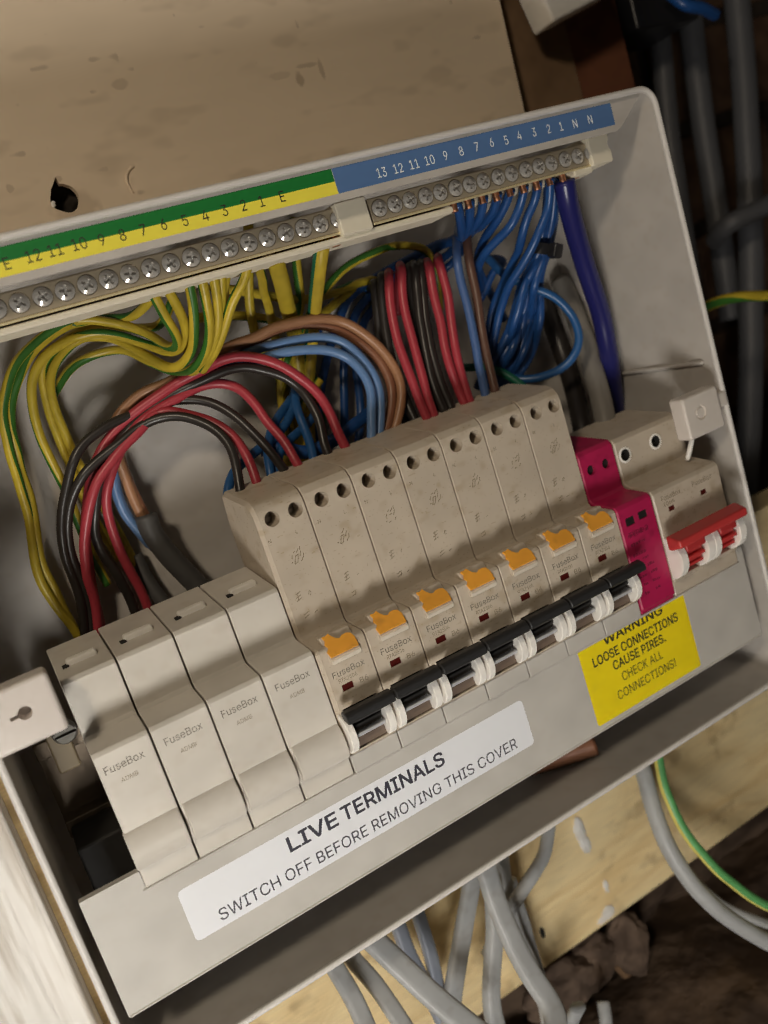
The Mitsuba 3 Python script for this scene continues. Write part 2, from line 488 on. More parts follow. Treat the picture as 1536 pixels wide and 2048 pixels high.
add('backboard__hole_lining', sheet(hc[0] - 9, hc[0] + 9, 0, 18, 24, lambda x, y: 88.5 + 3.5 * meshkit.fbm(np.stack([x / 3, y / 3, x * 0], -1), 3, 2)).apply_transform(np.array([[1, 0, 0, 0], [0, 0, 1, 0], [0, 1, 0, hc[1] - 9], [0, 0, 0, 1.0]])), 'mortar', True)
add('backboard__core', cat(bx(-420, hc[0] - 9, 85.4, 100, -40, 430), bx(hc[0] + 9, 270, 85.4, 100, -40, 430), bx(hc[0] - 9, hc[0] + 9, 85.4, 100, -40, hc[1] - 9), bx(hc[0] - 9, hc[0] + 9, 85.4, 100, hc[1] + 9, 430)), 'brown_wood', False)
m, uv = tube([(60.6, 82.0, 187.6), (59.9, 81.4, 186.8), (60.4, 82.0, 186.0)], 0.7, 0.5, sides=8)
add('backboard__paint_flake', m, 'plaster', True)
pts = [(92.5, 82.2, 193.4), (89.9, 81.9, 192.7), (88.2, 81.8, 190.9), (87.9, 81.9, 187.4), (88.9, 82.3, 184.7)]
m, uv = tube(pts, 0.55, 0.8, sides=8)
add('backboard__raised_chip', m, 'board_paint', True)

# bare timber batten below the unit
add('timber_batten', rbox(-420, 520, 82, 104, -202, -42, 1.2, 8), 'raw_timber', 30)
tag('timber_batten', 'yellow bare timber batten behind the grey cables below the unit', 'timber')
for c, r, sq in (((191.5, 81.5, -147.7), 6.4, (.5, .22, 1.05)), ((192.5, 81.5, -156.2), 4.6, (.62, .2, 1.0)), ((196.7, 81.5, -182.6), 2.6, (.6, .2, 1.3)), ((193.5, 81.5, -196.3), 4.2, (1.0, .25, .8)), ((189.3, 81.5, -198.0), 3.0, (1.0, .25, .7))):
    add('timber_batten__plaster_splash', rock(c, r, int(r * 10), sq, .4), 'plaster', True)
add('timber_batten__split', rock((155.8, 81.8, -184.1), 3.2, 4, (.4, .15, 1.0), .3), 'hole_dark', True)

# masonry and rubble below the batten

m = sheet(-420, 620, -330, -190, 120, lambda x, y: 128 - 26 * meshkit.fbm(np.stack([x / 28, y / 28, x * 0], -1), 4, 8))
v = np.array(m.vertices)[:, [0, 2, 1]]
add('rubble_masonry', trimesh.Trimesh(v, m.faces[:, ::-1], process=False), 'dirt', True)
tag('rubble_masonry', 'dark crumbling masonry under the lower edge of the bare timber', 'masonry')
for nm, c, r, sq, lab in (
        ('plaster_lump', (206.5, 92.0, -229.1), 15, (.75, .5, 1.2), 'pale crumbling plaster lump under the corner of the bare timber'),
        ('stone', (160.6, 92.0, -226.0), 16, (1.3, .6, .8), 'brown broken stone right of the foot of the front cable'),
        ('stone', (183.1, 96.0, -228.5), 15, (1.2, .6, .9), 'dark stone directly under the white splashes on the timber'),
        ('stone', (256.2, 105.0, -306.0), 22, (1.3, .7, .5), 'low dark stone at the bottom right among the rubble'),
        ('stone', (214.9, 105.0, -287.4), 16, (1.2, .7, .6), 'small dark stone near the bottom edge of the rubble')):
    k = add(nm, rock(c, r, int(r) + len(lab), sq, .45), 'rubble_stone', True)
    tag(k, lab, nm.replace('_', ' '))
k = np.array((252.2, 98.0, -276.3))
poly = Polygon([(-11, 5), (-1, 11), (12, 6), (10, -8), (4, -11), (-7, -9)])
m = trimesh.creation.extrude_polygon(poly, 7, engine='earcut')
m.apply_transform(trimesh.transformations.rotation_matrix(1.15, [1, 0, 0.2]))
m.apply_translation(k)
add('stone_flake', m, 'rubble_stone', False)
tag('stone_flake', 'flat five sided brown stone flake lying in the dark rubble', 'stone')
m, uv = tube([(199.0, 100.0, -241.7), (207.2, 92.0, -261.5), (218.1, 84.0, -288.2)], 2.6, 1.6, sides=6)
add('timber_splinter', m, 'brown_wood', True)
tag('timber_splinter', 'thin brown splinter of wood lying aslant in the rubble', 'wood')

# painted frame on the left
add('painted_frame', rbox(-170, -27.5, 30, 80, -420, 60, 2.0, 10), 'painted_timber', 30)
tag('painted_frame', 'white painted timber frame left of the casing with worn streaks', 'timber')
add('painted_frame__bare_edge', bx(-27.4, -24.4, 46, 80, -420, 60), 'raw_timber', False)
tag('painted_frame__bare_edge', 'bare wooden edge beside the casing')

# ------------------------------------------------------------------ metal casing
YF, YB = 3.0, 80.0
X0, X1, Z0, Z1 = -21.2, 266.6, -78.4, 164.5
outline = sbox(X0 + 7, Z0 + 7, X1 - 7, Z1 - 7).buffer(7, quad_segs=8)
inline = outline.buffer(-1.4, quad_segs=8)
body = mani(extrude_y(outline.difference(inline), YF, YB))
for x, w in ((8, 9), (40, 15), (92, 15), (140, 15), (196, 15)):              # cable entries in the floor
    body = body - bx(x, x + w, 48, 74, Z0 - 2, Z0 + 3)
add('enclosure__casing', body, 'casing_paint', 25)
add('enclosure__back_panel', bx(X0 + .5, X1 - .5, YB, YB + 1.4, Z0 + .5, Z1 - .5), 'casing_paint', False)
cc = np.array(outline.buffer(-0.7).exterior.coords)
cc = [(x, YF, z) for x, z in cc]
def rim(pts, r=1.15):
    return tube(pts, r, sides=8, step=50)[0]
rimpts = np.array(cc)
segs = []
for a, b in zip(rimpts[:-1], rimpts[1:]):
    if np.linalg.norm(b - a) > 1e-6:
        segs.append(m3.Manifold.batch_hull([ball(a, 1.15, 10), ball(b, 1.15, 10)]))
add('enclosure__rolled_rim', m3.Manifold.batch_boolean(segs, m3.OpType.Add), 'rim_paint', 40)
tag('enclosure', 'opened pale grey metal consumer unit casing with rounded corners', 'enclosure')
# seam on the right wall
add('enclosure__pressed_rib', rbox(263.2, 265.4, 8, 58, 58.6, 60.2, .6, 8), 'casing_paint')
# top lip carrying the terminal labels
lip = extrude_y(Polygon([(X0 + 2, 152.0), (246.6, 152.0), (249.0, 153.0), (258, 160), (262, 163.0), (X0 + 2, 163.0)]), 4.6, 5.8)
add('enclosure__top_lip', lip, 'casing_paint', False)
LY = 4.55
add('enclosure__earth_label', bx(-20, 130.2, LY - .06, LY, 158.0, 161.9), 'tape_green', False)
tag('enclosure__earth_label', 'green band of the earth terminal label')
add('enclosure__earth_label_band', bx(-20, 130.2, LY - .06, LY, 154.2, 157.98), 'tape_yellow', False)
tag('enclosure__earth_label_band', 'yellow band of the earth terminal label')
add('enclosure__neutral_label', bx(130.4, 246.2, LY - .07, LY, 154.2, 161.9), 'tape_blue', False)
tag('enclosure__neutral_label', 'blue neutral terminal label with white numbers')
EARTH = [('E', 14, 527), ('12', 66, 512), ('11', 110, 500), ('10', 158, 488), ('9', 203, 480), ('8', 245, 470), ('7', 286, 460), ('6', 327, 448), ('5', 370, 441), ('4', 410, 431), ('3', 449, 421), ('2', 487, 411), ('1', 523, 403), ('E', 564, 393)]
EX = [(29.4, 157.4), (36.5, 157.7), (42.5, 157.8), (49.2, 157.9), (55.4, 157.5), (61.4, 157.5), (67.5, 157.5), (73.7, 157.7), (80.1, 157.3), (86.4, 157.3), (92.6, 157.4), (98.8, 157.5), (104.7, 157.4), (111.6, 157.4)]
NX = [(147.1, 157.3), (153.4, 157.3), (159.6, 157.4), (165.7, 157.5), (172.1, 157.7), (178.5, 157.9), (185.0, 158.1), (191.3, 158.3), (197.4, 157.9), (203.2, 158.4), (209.7, 158.3), (216.2, 158.2), (221.8, 158.0), (228.2, 157.8), (235.3, 158.0)]
NEUT = ['13', '12', '11', '10', '9', '8', '7', '6', '5', '4', '3', '2', '1', 'N', 'N']
def centred(t, x, z, cap, y):
    m = lettering(t, 0, None, 0, cap, y)
    v = np.array(m.vertices)
    v[:, 0] *= 0.82
    v[:, 0] += x - (v[:, 0].min() + v[:, 0].max()) / 2
    v[:, 2] += z - cap / 2
    return trimesh.Trimesh(v, m.faces, process=False)
for (t, _, _), (x, z) in zip(EARTH, EX):
    add('enclosure__earth_label__number', centred(t, x, z, 3.2, LY - .07), 'ink_black', False)
for t, (x, z) in zip(NEUT, NX):
    add('enclosure__neutral_label__number', centred(t, x, z, 2.9, LY - .08), 'ink_white', False)
# fixing lugs for the missing lid
lug = rbox(-20.5, -0.7, -2.5, 5.5, 34.4, 52.2, 1.4, 14)
lug = lug - cyl((-9.6, -6, 43.6), (-9.6, 3, 43.6), 1.9) - bx(-13.6, -9.6, -6, 2, 42.9, 43.9) .rotate([0, 0, 0])
add('enclosure__fixing_lug', lug, 'lug_paint', 30)
tag('enclosure__fixing_lug', 'white fixing lug with a keyhole at the left')
add('enclosure__fixing_lug__hole_floor', bx(-14.5, -7, 3.3, 3.9, 41, 46), 'hole_dark', False)
lug = rbox(238.6, 257.4, -3, 4.5, 35.0, 51.6, 1.2, 14) - cyl((246.4, -5, 44.0), (246.4, -2.2, 44.0), 2.9)
lug = lug + cyl((246.4, -2.0, 44.0), (246.4, -2.9, 44.0), 1.7) + rbox(255, 266, 1.5, 4, 41, 47, .8, 8)
add('enclosure__fixing_lug', lug, 'clear_tab', 30)
tag('enclosure__fixing_lug_001', 'greyish fixing lug with a round dimple at the right')
m, uv = tube([(244.4, 2.0, 35.3), (244.0, 4.0, 31.1), (244.8, 8.0, 25.7)], 1.0, sides=8)
add('enclosure__strap', m, 'guard_white', True)

# ------------------------------------------------------------------ terminal cover with its two stickers
PY = 1.7
front = Polygon([(-16.6, -54.7), (255.1, -54.7), (255.1, -15.3), (252.4, -15.1), (252.2, -20.9), (1.2, -20.9), (1.1, -15.1), (-16.6, -15.0)]).buffer(-.4).buffer(.4, quad_segs=4)
add('terminal_cover__front_plate', cat(extrude_y(front, PY, 4.2), bx(-16.6, 255.1, 3.9, 18, -55.3, -54.1)), 'cover_plastic', 20)
add('terminal_cover__edge_bead', rbox(.2, 252.1, PY - .55, PY + 1.5, -21.7, -20.8, .35, 8), 'cover_plastic', 30)
add('terminal_cover__edge_bead', rbox(-16.3, 254.8, PY - .35, PY + 1.5, -55.0, -54.2, .35, 8), 'cover_plastic', 30)
tag('terminal_cover', 'long pale grey terminal cover below the row of breakers', 'cover')
add('terminal_cover__white_sticker', plate(8.4, 138.4, -44.6, -26.9, PY - .10, PY + .05, 1.6), 'sticker_white', False)
tag('terminal_cover__white_sticker', 'white sticker warning of live terminals')
add('terminal_cover__white_sticker__lettering', cat(lettering('LIVE', 43.8, 61.5, -34.0, 4.9, PY - .11, True), lettering('TERMINALS', 63.2, 103.2, -34.0, 4.9, PY - .11, True),
    lettering('SWITCH OFF BEFORE REMOVING THIS COVER', 17.2, 131.4, -42.6, 3.9, PY - .11, False)), 'ink_dark', False)
add('terminal_cover__yellow_sticker', plate(166.3, 220.2, -52.4, -21.0, PY - .12, PY + .05, 1.0), 'sticker_yellow', False)
tag('terminal_cover__yellow_sticker', 'yellow sticker warning of loose connections')
yl = []
for t, x0, x1, z, b in (('WARNING', 178.5, 208.5, -24.3, True), ('LOOSE CONNECTIONS', 171.5, 214.8, -30.2, True), ('CAUSE PIRES.', 179.8, 206.5, -35.3, True), ('CHECK ALL', 182.5, 203.2, -41.0, False), ('CONNECTIONS!', 178.3, 208.3, -47.0, False)):
    yl.append(lettering(t, x0, x1, z, 3.5, PY - .13, b, keep=-21.3))
add('terminal_cover__yellow_sticker__lettering', cat(*yl), 'ink_black', False)

# ------------------------------------------------------------------ rail and the strip at the left end
add('mounting_rail__rail', cat(bx(-14, 255, 58, 59, -12, 12), rbox(-14, 255, 51, 59, 11.5, 12.6, .4, 8), rbox(-14, 255, 51, 59, -12.6, -11.5, .4, 8), rbox(-14, 255, 51, 52, 12, 17.5, .4, 8), rbox(-14, 255, 51, 52, -17.5, -12, .4, 8)), 'rail_steel', 30)
tag('mounting_rail', 'steel mounting rail ending in the dark gap beside the first blank', 'rail')
sc = np.array((-3.0, 36.0, 21.6))
hd = m3.Manifold.batch_hull([cyl(sc + [0, 2.0, 0], sc + [0, 3.2, 0], 4.0, 32), cyl(sc + [0, 0, 0], sc + [0, .2, 0], 3.1, 32)]) - bx(sc[0] - 6, sc[0] + 6, sc[1] - 1, sc[1] + 1.2, sc[2] - .6, sc[2] + .6)
add('end_stop__screw', hd, 'black_screw', 30)
add('end_stop__body', rbox(sc[0] - 6, sc[0] + 1, sc[1] + 3.2, 58, sc[2] - 13, sc[2] + 7, .8, 8), 'tan_plastic', 30)
tag('end_stop', 'yellowish rail end stop with a dark round screw under the left lug', 'rail stop')

add('busbar_shroud', rbox(-13, 250, 30, 50, -52, -12.8, 1.2, 10), 'hole_dark', 30)
tag('busbar_shroud', 'black busbar shroud showing in the dark gap below the rail end', 'shroud')

# ------------------------------------------------------------------ terminal bars
BY, BZ = 15.0, 148.3
add('terminal_carrier__strip', cat(rbox(X0 + 2, 176, 14.5, 30, 140.8, 142.9, .5, 8), rbox(X0 + 2, 246, 24, 30, 142, 153, .5, 8)), 'ivory_plastic', 30)
blk = rbox(131.6, 143.2, 12.6, 26, 142.4, 153.2, .7, 10)
add('terminal_carrier__centre_block', blk, 'ivory_plastic', 30)
endb = rbox(239.5, 249.6, 13, 26, 143.2, 154.2, .7, 10) - cyl((250.6, 8, 149.4), (250.6, 30, 149.4), 2.3)
endb = endb + rbox(231.5, 240.5, 15, 26, 141.4, 144.4, .6, 8)
add('terminal_carrier__end_block', endb, 'ivory_plastic', 30)
tag('terminal_carrier', 'ivory plastic carrier holding both terminal bars under the labels', 'bracket')
def terminal_screw():
    h = cyl((0, 0, 0), (0, 1.1, 0), 2.55, 24) + cyl((0, .9, 0), (0, 4, 0), 2.0, 20)
    top = m3.Manifold.batch_hull([cyl((0, -.85, 0), (0, -.83, 0), 1.0, 24), cyl((0, -.6, 0), (0, -.58, 0), 1.8, 24), cyl((0, 0, 0), (0, .1, 0), 2.75, 24)])
    h = (h + top) - bx(-1.7, 1.7, -1, .3, -.42, .42) - bx(-.42, .42, -1, .3, -1.7, 1.7)
    return h
SCR = [shape(terminal_screw().rotate([0, a, 0]), 'screw_steel', 30) for a in (10, 38, 66, 83)]
def bar(name, xa, xb, xs, label):
    b = rbox(xa, xb, BY, BY + 8, 144.0, 152.2, .5, 8)
    rings = b
    for x in xs:
        rings = rings - cyl((x, BY - 1, BZ), (x, BY + .8, BZ), 3.0, 20) - cyl((x, BY + 4, 143), (x, BY + 4, 146), 1.7, 16)
    add(name + '__bar', rings, 'brass', 30)
    for i, x in enumerate(xs):
        put(name + '__screw', SCR[(i * 5 + i // 3) % 4], x, BY - .5 + (i * 7 % 5) * .18, BZ)
    add(name + '__front_edge', rbox(xa, xb, BY - .5, BY + .5, 143.5, 144.3, .3, 8), 'bright_brass', 30)
    tag(name, label, 'terminal bar')
ex = [float(x) for x in np.arange(29.9 - 6.42 * 7, 134, 6.42)]
nx = [float(x) for x in np.linspace(148.3, 241.2, 16)]
bar('earth_bar', X0 + 3, 136.0, ex, 'brass earth terminal bar with a row of screws under the green and yellow label')
bar('neutral_bar', 144.6, 243.8, nx, 'brass neutral terminal bar with a row of screws under the blue label')
for x in nx[5:15]:
    m = cyl((x, BY + 4, 141.2 + random.uniform(-.4, .4)), (x, BY + 4, 144.4), 1.25, 12)
    add('neutral_bar__copper_end', m, 'copper', 30)
add('earth_bar__copper_end', cyl((131.0, BY + 4, 140.6), (131.0, BY + 4, 144.4), 1.5, 12), 'copper', 30)
add('earth_bar__copper_end', cyl((106.5, BY + 4, 141.6), (106.5, BY + 4, 144.4), 2.4, 12), 'brass', 30)

# ------------------------------------------------------------------ blanking modules
P = 18.0
BL = [(50, -40), (6, -40), (6, -20.9), (1.3, -20.9), (1.3, -14.2), (0, -13.6), (0, 22.4), (1.0, 23.7), (13, 25.0), (14, 26.2), (14, 42.0), (15.2, 43.3), (30, 45.2), (44, 47.2), (46, 46), (50, 36)]
blank_body = shape(extrude_x(BL, .32, 17.7, .7, .22), 'white_plastic', 30)
lip_prof = [(1.5, -13.5)]
for a in np.linspace(-36, 50, 18):                # a smooth bulge: tilted down at its foot, up at its top
    lip_prof.append((8.6 * (math.cos(math.radians(50)) - math.cos(math.radians(a))), -8.4 + 8.6 * math.sin(math.radians(a))))
lip_prof.append((1.5, -1.8))
blank_first = shape(extrude_x(BL, 1.3, 17.7, .7, .22), 'white_plastic', 30)
blank_lip = shape(extrude_x(lip_prof, .9, 17.6, 0, .3), 'white_plastic', 40)
slot = shape(rbox(5.0, 14.4, 23.4, 26.8, 43.6, 46.3, .8, 10), 'guard_white', 30)
slot_hole = shape(rbox(3.6, 5.6, 22.8, 25.4, 43.4, 45.0, .3, 8), 'hole_dark', 30)
fb = shape(lettering('FuseBox', 2.9, 14.5, 16.6, 2.3, -.02), 'ink_grey', False)
fb2 = shape(lettering('ADMB', 6.2, 11.2, 12.5, 1.35, -.02), 'ink_faint', False)
ordinals = ['leftmost blank beige module, next to the dark gap', 'second blank beige module from the left', 'third blank beige module from the left', 'rightmost blank beige module, touching the first taller breaker']
for k in range(4):
    key = f'blanking_module_{k:03d}' if k else 'blanking_module'
    for part, sh in (('body', blank_body), ('moulded_lip', blank_lip), ('clip', slot), ('clip_hole', slot_hole), ('brand_print', fb), ('model_print', fb2)):
        put(f'{key}__{part}', blank_first if part == 'body' and k == 0 else sh, k * P)
    tag(key, ordinals[k], 'blanking module', 'blank modules at the left of the row')

# ------------------------------------------------------------------ circuit breakers
RC = [(50, -40), (6, -40), (6, -20.9), (1.3, -20.9), (1.3, -14.6), (0, -14.0), (0, 21.4), (1.0, 22.6), (13.0, 23.3), (14, 24.4), (14, 65.5), (14.6, 68.2), (16.6, 70.6), (20, 71.8), (44, 74.6), (46, 73.5), (50, 60)]
rc = mani(extrude_x(RC, .2, 17.8, .7, .25))
rcL = mani(extrude_x(RC, .35, 17.8, 1.7, 1.3, .25))
cuts = [cyl((x, 10, 65.3 - 1.2), (x, 26, 65.3 - 1.2), 2.55, 32) for x in (5.8, 14.2)]
cuts = [cyl((x, 10, 64.6), (x, 26, 64.6), 2.55, 32) for x in (5.8, 14.2)]
cuts.append(bx(2.6, 15.4, -5, 9.5, -13.4, 1.4))                      # toggle recess
cuts.append(bx(5.0, 9.0, -2, .7, 6.6, 8.9))                           # indicator window
for c in cuts:
    rc = rc - c; rcL = rcL - c
rc_body, rcL_body = shape(rc, 'beige_plastic', 30), shape(rcL, 'beige_plastic', 30)
def pole_screw(x):
    h = cyl((x, 22, 64.6), (x, 25.9, 64.6), 2.3, 20) - bx(x - 2.4, x + 2.4, 21, 22.8, 64.2, 65.0)
    return h
rc_screws = [shape(pole_screw(x), 'dark_steel', 30) for x in (5.8, 14.2)]
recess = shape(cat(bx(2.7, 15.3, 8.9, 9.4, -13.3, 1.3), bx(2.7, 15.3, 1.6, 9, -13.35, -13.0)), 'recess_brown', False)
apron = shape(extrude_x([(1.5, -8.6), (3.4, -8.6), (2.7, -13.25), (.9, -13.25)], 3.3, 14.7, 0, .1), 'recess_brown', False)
win = shape(bx(5.05, 8.95, .35, .62, 6.65, 8.85), 'window_red', False)
guards = [shape(m3.Manifold.batch_hull([cyl((a, 2.6, -6.6), (b, 2.6, -6.6), 7.4, 44), cyl((a - .25, 2.6, -6.6), (b + .25, 2.6, -6.6), 7.0, 44)]) - bx(-1, 19, 3, 12, -20, 20), 'guard_white', 30) for a, b in ((.95, 3.0), (15.0, 17.05))]
drum = shape(cyl((3.5, 4.4, -4.0), (14.5, 4.4, -4.0), 5.0, 36) + rbox(3.6, 14.4, -1.3, 1.5, -5.6, -4.6, .35, 8), 'drum_dark', 30)
ridge = shape(rbox(3.5, 14.5, -2.3, .5, -8.7, -7.3, .6, 10), 'drum_grey', 30)
lever = shape(cat(extrude_x([(-9.5, .3), (-8.9, -.5), (-5.6, .1), (-4.6, .8), (-4.5, 2.6), (-5.4, 3.4), (-7.6, 3.3), (-9.2, 2.2)], .35, 17.65, .9, .3), rbox(4.6, 13.4, -5.4, 1, -2.2, 1.0, .5, 8)), 'charcoal_plastic', 40)
btn_frame = shape(extrude_x([(7, 22.0), (6.4, 24.9), (3.7, 25.1), (-1.2, 18.9), (-1.6, 18.1), (-1.0, 16.9), (.3, 16.5), (.5, 20)], 4.1, 14.9, .2, .3), 'beige_plastic', 30)
btn_front = shape(extrude_x([(-1.25, 18.75), (-1.75, 18.0), (-1.15, 16.7), (-.9, 16.7), (-.9, 18.75)], 4.3, 14.7, 0, .1), 'button_lip', 30)
bp = [(0, 0), (10.0, 0), (10.2, 3.2), (9.5, 4.9), (8.2, 5.4), (6.6, 5.3), (5.6, 4.7), (4.5, 5.2), (3.6, 6.3), (2.9, 7.7), (1.5, 7.2), (.4, 7.5), (.9, 6.0), (.2, 4.8), (.7, 3.2), (-.3, 2.2)]
bm = trimesh.creation.extrude_polygon(Polygon(bp).buffer(-.15).buffer(.15), .7, engine='earcut')
d1 = np.array([0, 3.7 - (-1.2), 25.1 - 18.9]); d1 = d1 / np.linalg.norm(d1); nn = np.cross([1, 0, 0], d1)
bv = np.array(bm.vertices)
bm = trimesh.Trimesh(np.array([4.35, -1.15, 19.0]) + bv[:, :1] * [1, 0, 0] + bv[:, 1:2] * d1 + (bv[:, 2:3] + .22) * nn, bm.faces, process=False)
btn = shape(bm, 'orange_plastic', False)
ledge = shape(rbox(.22, 17.78, .75, 2.2, -20.75, -14.5, .25, 8), 'cover_plastic', 30)
rprint = shape(lettering('FuseBox', 3.2, 14.8, 12.0, 2.1, -.02), 'ink_grey', False)
rprint2 = shape(cat(lettering('RTA2506', 4.6, 11.2, 9.8, 1.35, -.02), lettering('B6', 11.4, 14.4, 6.9, 1.7, -.02)), 'ink_faint', False)
def strokes(seed):
    """Worn pad-printed symbols on the shoulder: terminal letters and a little circuit diagram."""
    r = random.Random(seed)
    y = 14 - .02
    out = [lettering('N', 1.9, None, 57.5, 1.2, y), lettering('L', 11.6, None, 57.2, 1.2, y)]
    def ln(x0, z0, x1, z1, w=.22):
        d = np.array([x1 - x0, z1 - z0]); n = np.array([-d[1], d[0]]) / np.linalg.norm(d) * w
        out.append(extrude_y(Polygon([(x0 + n[0], z0 + n[1]), (x1 + n[0], z1 + n[1]), (x1 - n[0], z1 - n[1]), (x0 - n[0], z0 - n[1])]), y - .05, y))
    def sketch(ox, oz, k, segs, w):
        for a, b, c, d in segs:
            if r.random() > .18:
                ln(ox + a * k, oz + b * k, ox + c * k, oz + d * k, w)
    sketch(7.6 + r.uniform(-.6, .6), 47.5 + r.uniform(-1, 1), .62, ((0, 0, 1.6, 4.0), (1.8, .4, 3.4, 4.2), (0, 0, 1.8, .4), (1.6, 4.0, 3.4, 4.2), (4, 3, 5.4, 5.6), (2.6, 5.4, 4.4, 7.2), (5, 6, 5.4, 8), (-.8, 3, .2, 5), (3.8, .2, 5.2, 1.6), (5.6, 1.6, 6.4, 4), (-1.6, 1, -.6, 1.4), (1, 6, 2.2, 6.6)), .14)
    sketch(4.4, 36 + r.uniform(-.8, .8), .7, ((0, 0, 2.8, .9), (.2, 1.6, 2.9, 2.4), (.4, 3.2, 3.2, 4.0), (1, 0, 1.6, 4), (6.4, 1, 7.4, 2.6), (7.4, 2.6, 8.0, 1.6), (7, .4, 7.6, 1)), .13)
    sketch(5.0, 29.5 + r.uniform(-.6, .6), .7, ((0, 0, 2.8, .9), (.2, 1.6, 2.9, 2.4), (2, 0, 2.6, 2), (5.6, .6, 7.2, 1.2)), .13)
    return cat(*out)
marks = [shape(strokes(s), 'ink_faint', False) for s in range(3)]
nth = ['first breaker with an orange button, beside the blank modules', 'second orange button breaker from the blank modules', 'third orange button breaker from the blank modules', 'middle one of the seven orange button breakers',
       'fifth orange button breaker from the blank modules, two from the magenta module side pair', 'sixth orange button breaker, one short of the magenta module', 'last orange button breaker, touching the magenta module']
nth[4] = 'fifth orange button breaker from the blank modules'
for k in range(7):
    key = f'circuit_breaker_{k:03d}' if k else 'circuit_breaker'
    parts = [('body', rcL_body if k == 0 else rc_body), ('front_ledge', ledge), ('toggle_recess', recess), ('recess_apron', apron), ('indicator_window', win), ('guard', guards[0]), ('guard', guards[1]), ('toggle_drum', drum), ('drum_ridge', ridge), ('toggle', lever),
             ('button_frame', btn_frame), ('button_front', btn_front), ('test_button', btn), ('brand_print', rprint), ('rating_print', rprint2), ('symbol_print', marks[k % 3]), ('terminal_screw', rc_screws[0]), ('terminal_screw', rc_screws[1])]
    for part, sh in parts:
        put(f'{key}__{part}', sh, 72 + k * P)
    tag(key, nth[k], 'circuit breaker', 'seven breakers with orange test buttons')

# ------------------------------------------------------------------ surge protector
SP = [(50, -40), (6, -40), (6, -20.9), (1.3, -20.9), (1.3, -19.4), (0, -18.8), (0, 21.2), (1.2, 22.8), (12.8, 24.0), (14, 25.2), (14, 42.5), (15.4, 44.2), (44, 47), (50, 36)]
sp = mani(extrude_x(SP, .3, 17.7, .9, .5))
for x in (5.0, 12.6):
    sp = sp - cyl((x, 10, 36), (x, 22, 36), 2.0, 24)
sp = sp - rbox(3.2, 7.6, -2, .8, 14.2, 17.4, .4, 8) - rbox(9.6, 14.0, -2, .8, 14.6, 17.6, .4, 8)
XS = 198.0
put('surge_protector__body', shape(sp, 'magenta_plastic', 30), XS)
put('surge_protector__window', shape(cat(bx(3.3, 7.5, .4, .7, 14.3, 17.3), bx(9.7, 13.9, .4, .7, 14.7, 17.5)), 'drum_dark', False), XS)
put('surge_protector__terminal_screw', shape(cat(cyl((5.0, 15.4, 36), (5.0, 21.9, 36), 1.95), cyl((12.6, 15.4, 36), (12.6, 21.9, 36), 1.95)), 'drum_dark', 30), XS)
sprint = []
for z, rows in ((10.2, [(2.6, 13)]), (6.4, [(2.8, 9.8)]), (2.2, [(2.6, 9)]), (0.0, [(2.8, 5), (6.6, 10)]), (-3.4, [(3, 4.6), (8, 12)]), (-6.6, [(3, 6.4), (8.8, 12.6)]), (-10, [(4, 7), (8.6, 13)]), (-13.4, [(3.4, 6), (9, 12)])):
    for a, b in rows:
        x = a
        while x < b - .6:
            w = random.uniform(.5, 1.3)
            sprint.append(extrude_y(sbox(x, z + random.uniform(-.1, .1), min(x + w, b), z + random.uniform(.6, 1.3)), -.06, -.01))
            x += w + .35
sprint = [lettering('TYPE 2', 2.8, 12.6, 9.8, 1.9, -.02, True)] + sprint
put('surge_protector__print', shape(cat(*sprint), 'ink_magenta', False), XS)
tag('surge_protector', 'narrow magenta surge protection module between breakers and main switch', 'surge protector')

# ------------------------------------------------------------------ main switch
XM = 216.0
MS = [(50, -40), (6, -40), (6, -20.9), (1.3, -20.9), (1.3, -15.2), (0, -14.6), (0, 21.0), (1.2, 22.4), (12.8, 24.6), (14, 25.8), (14, 41.8), (15.6, 43.4), (44, 46), (50, 36)]
ms = mani(extrude_x(MS, .35, 35.6, .8, .5))
for x in (3.4 + 1.0, 20.6):
    ms = ms - cyl((x, 10, 36.0), (x, 21, 36.0), 2.5, 28)
for a in (1.2, 18.8):
    ms = ms - bx(a + 2.6, a + 13.0, -5, 9.5, -13.4, 3.4)
ms = ms - bx(6.4, 9.6, -2, .8, 12.2, 14.2) - bx(23.6, 26.8, -2, .8, 12.4, 14.4)
put('main_switch__body', shape(ms, 'beige_plastic', 30), XM)
for x in (4.4, 20.6):
    r = m3.Manifold.cylinder(.3, 3.3, 2.7, 32) - m3.Manifold.cylinder(2, 2.35, 2.35, 32).translate([0, 0, -.5])
    put('main_switch__terminal_collar', shape(r.rotate([90, 0, 0]).translate([x, 14.05, 36.0]), 'guard_white', 30), XM)
    liner = m3.Manifold.cylinder(6.6, 2.46, 2.46, 28) - m3.Manifold.cylinder(9, 2.1, 2.1, 28).translate([0, 0, -1])
    put('main_switch__terminal_lining', shape(liner.rotate([90, 0, 0]).translate([x, 20.9, 36.0]), 'hole_dark', 30), XM)
    put('main_switch__terminal_screw', shape(cyl((x, 17, 36), (x, 20.9, 36), 2.3, 24) - bx(x - 2.6, x + 2.6, 16, 17.7, 35.4, 36.6), 'dark_steel', 30), XM)
put('main_switch__indicator_window', shape(bx(6.45, 9.55, .4, .7, 12.25, 14.15), 'window_red', False), XM)
put('main_switch__indicator_window', shape(bx(23.65, 26.75, .4, .7, 12.45, 14.35), 'window_red', False), XM)
put('main_switch__brand_print', shape(cat(lettering('FuseBox', 4.0, 14.0, 17.2, 1.9, -.02), lettering('FuseBox', 20.4, 30.8, 17.2, 1.9, -.02), lettering('100A', 4.4, 10.2, 14.4 + .6, 1.5, -.02)), 'ink_faint', False), XM)
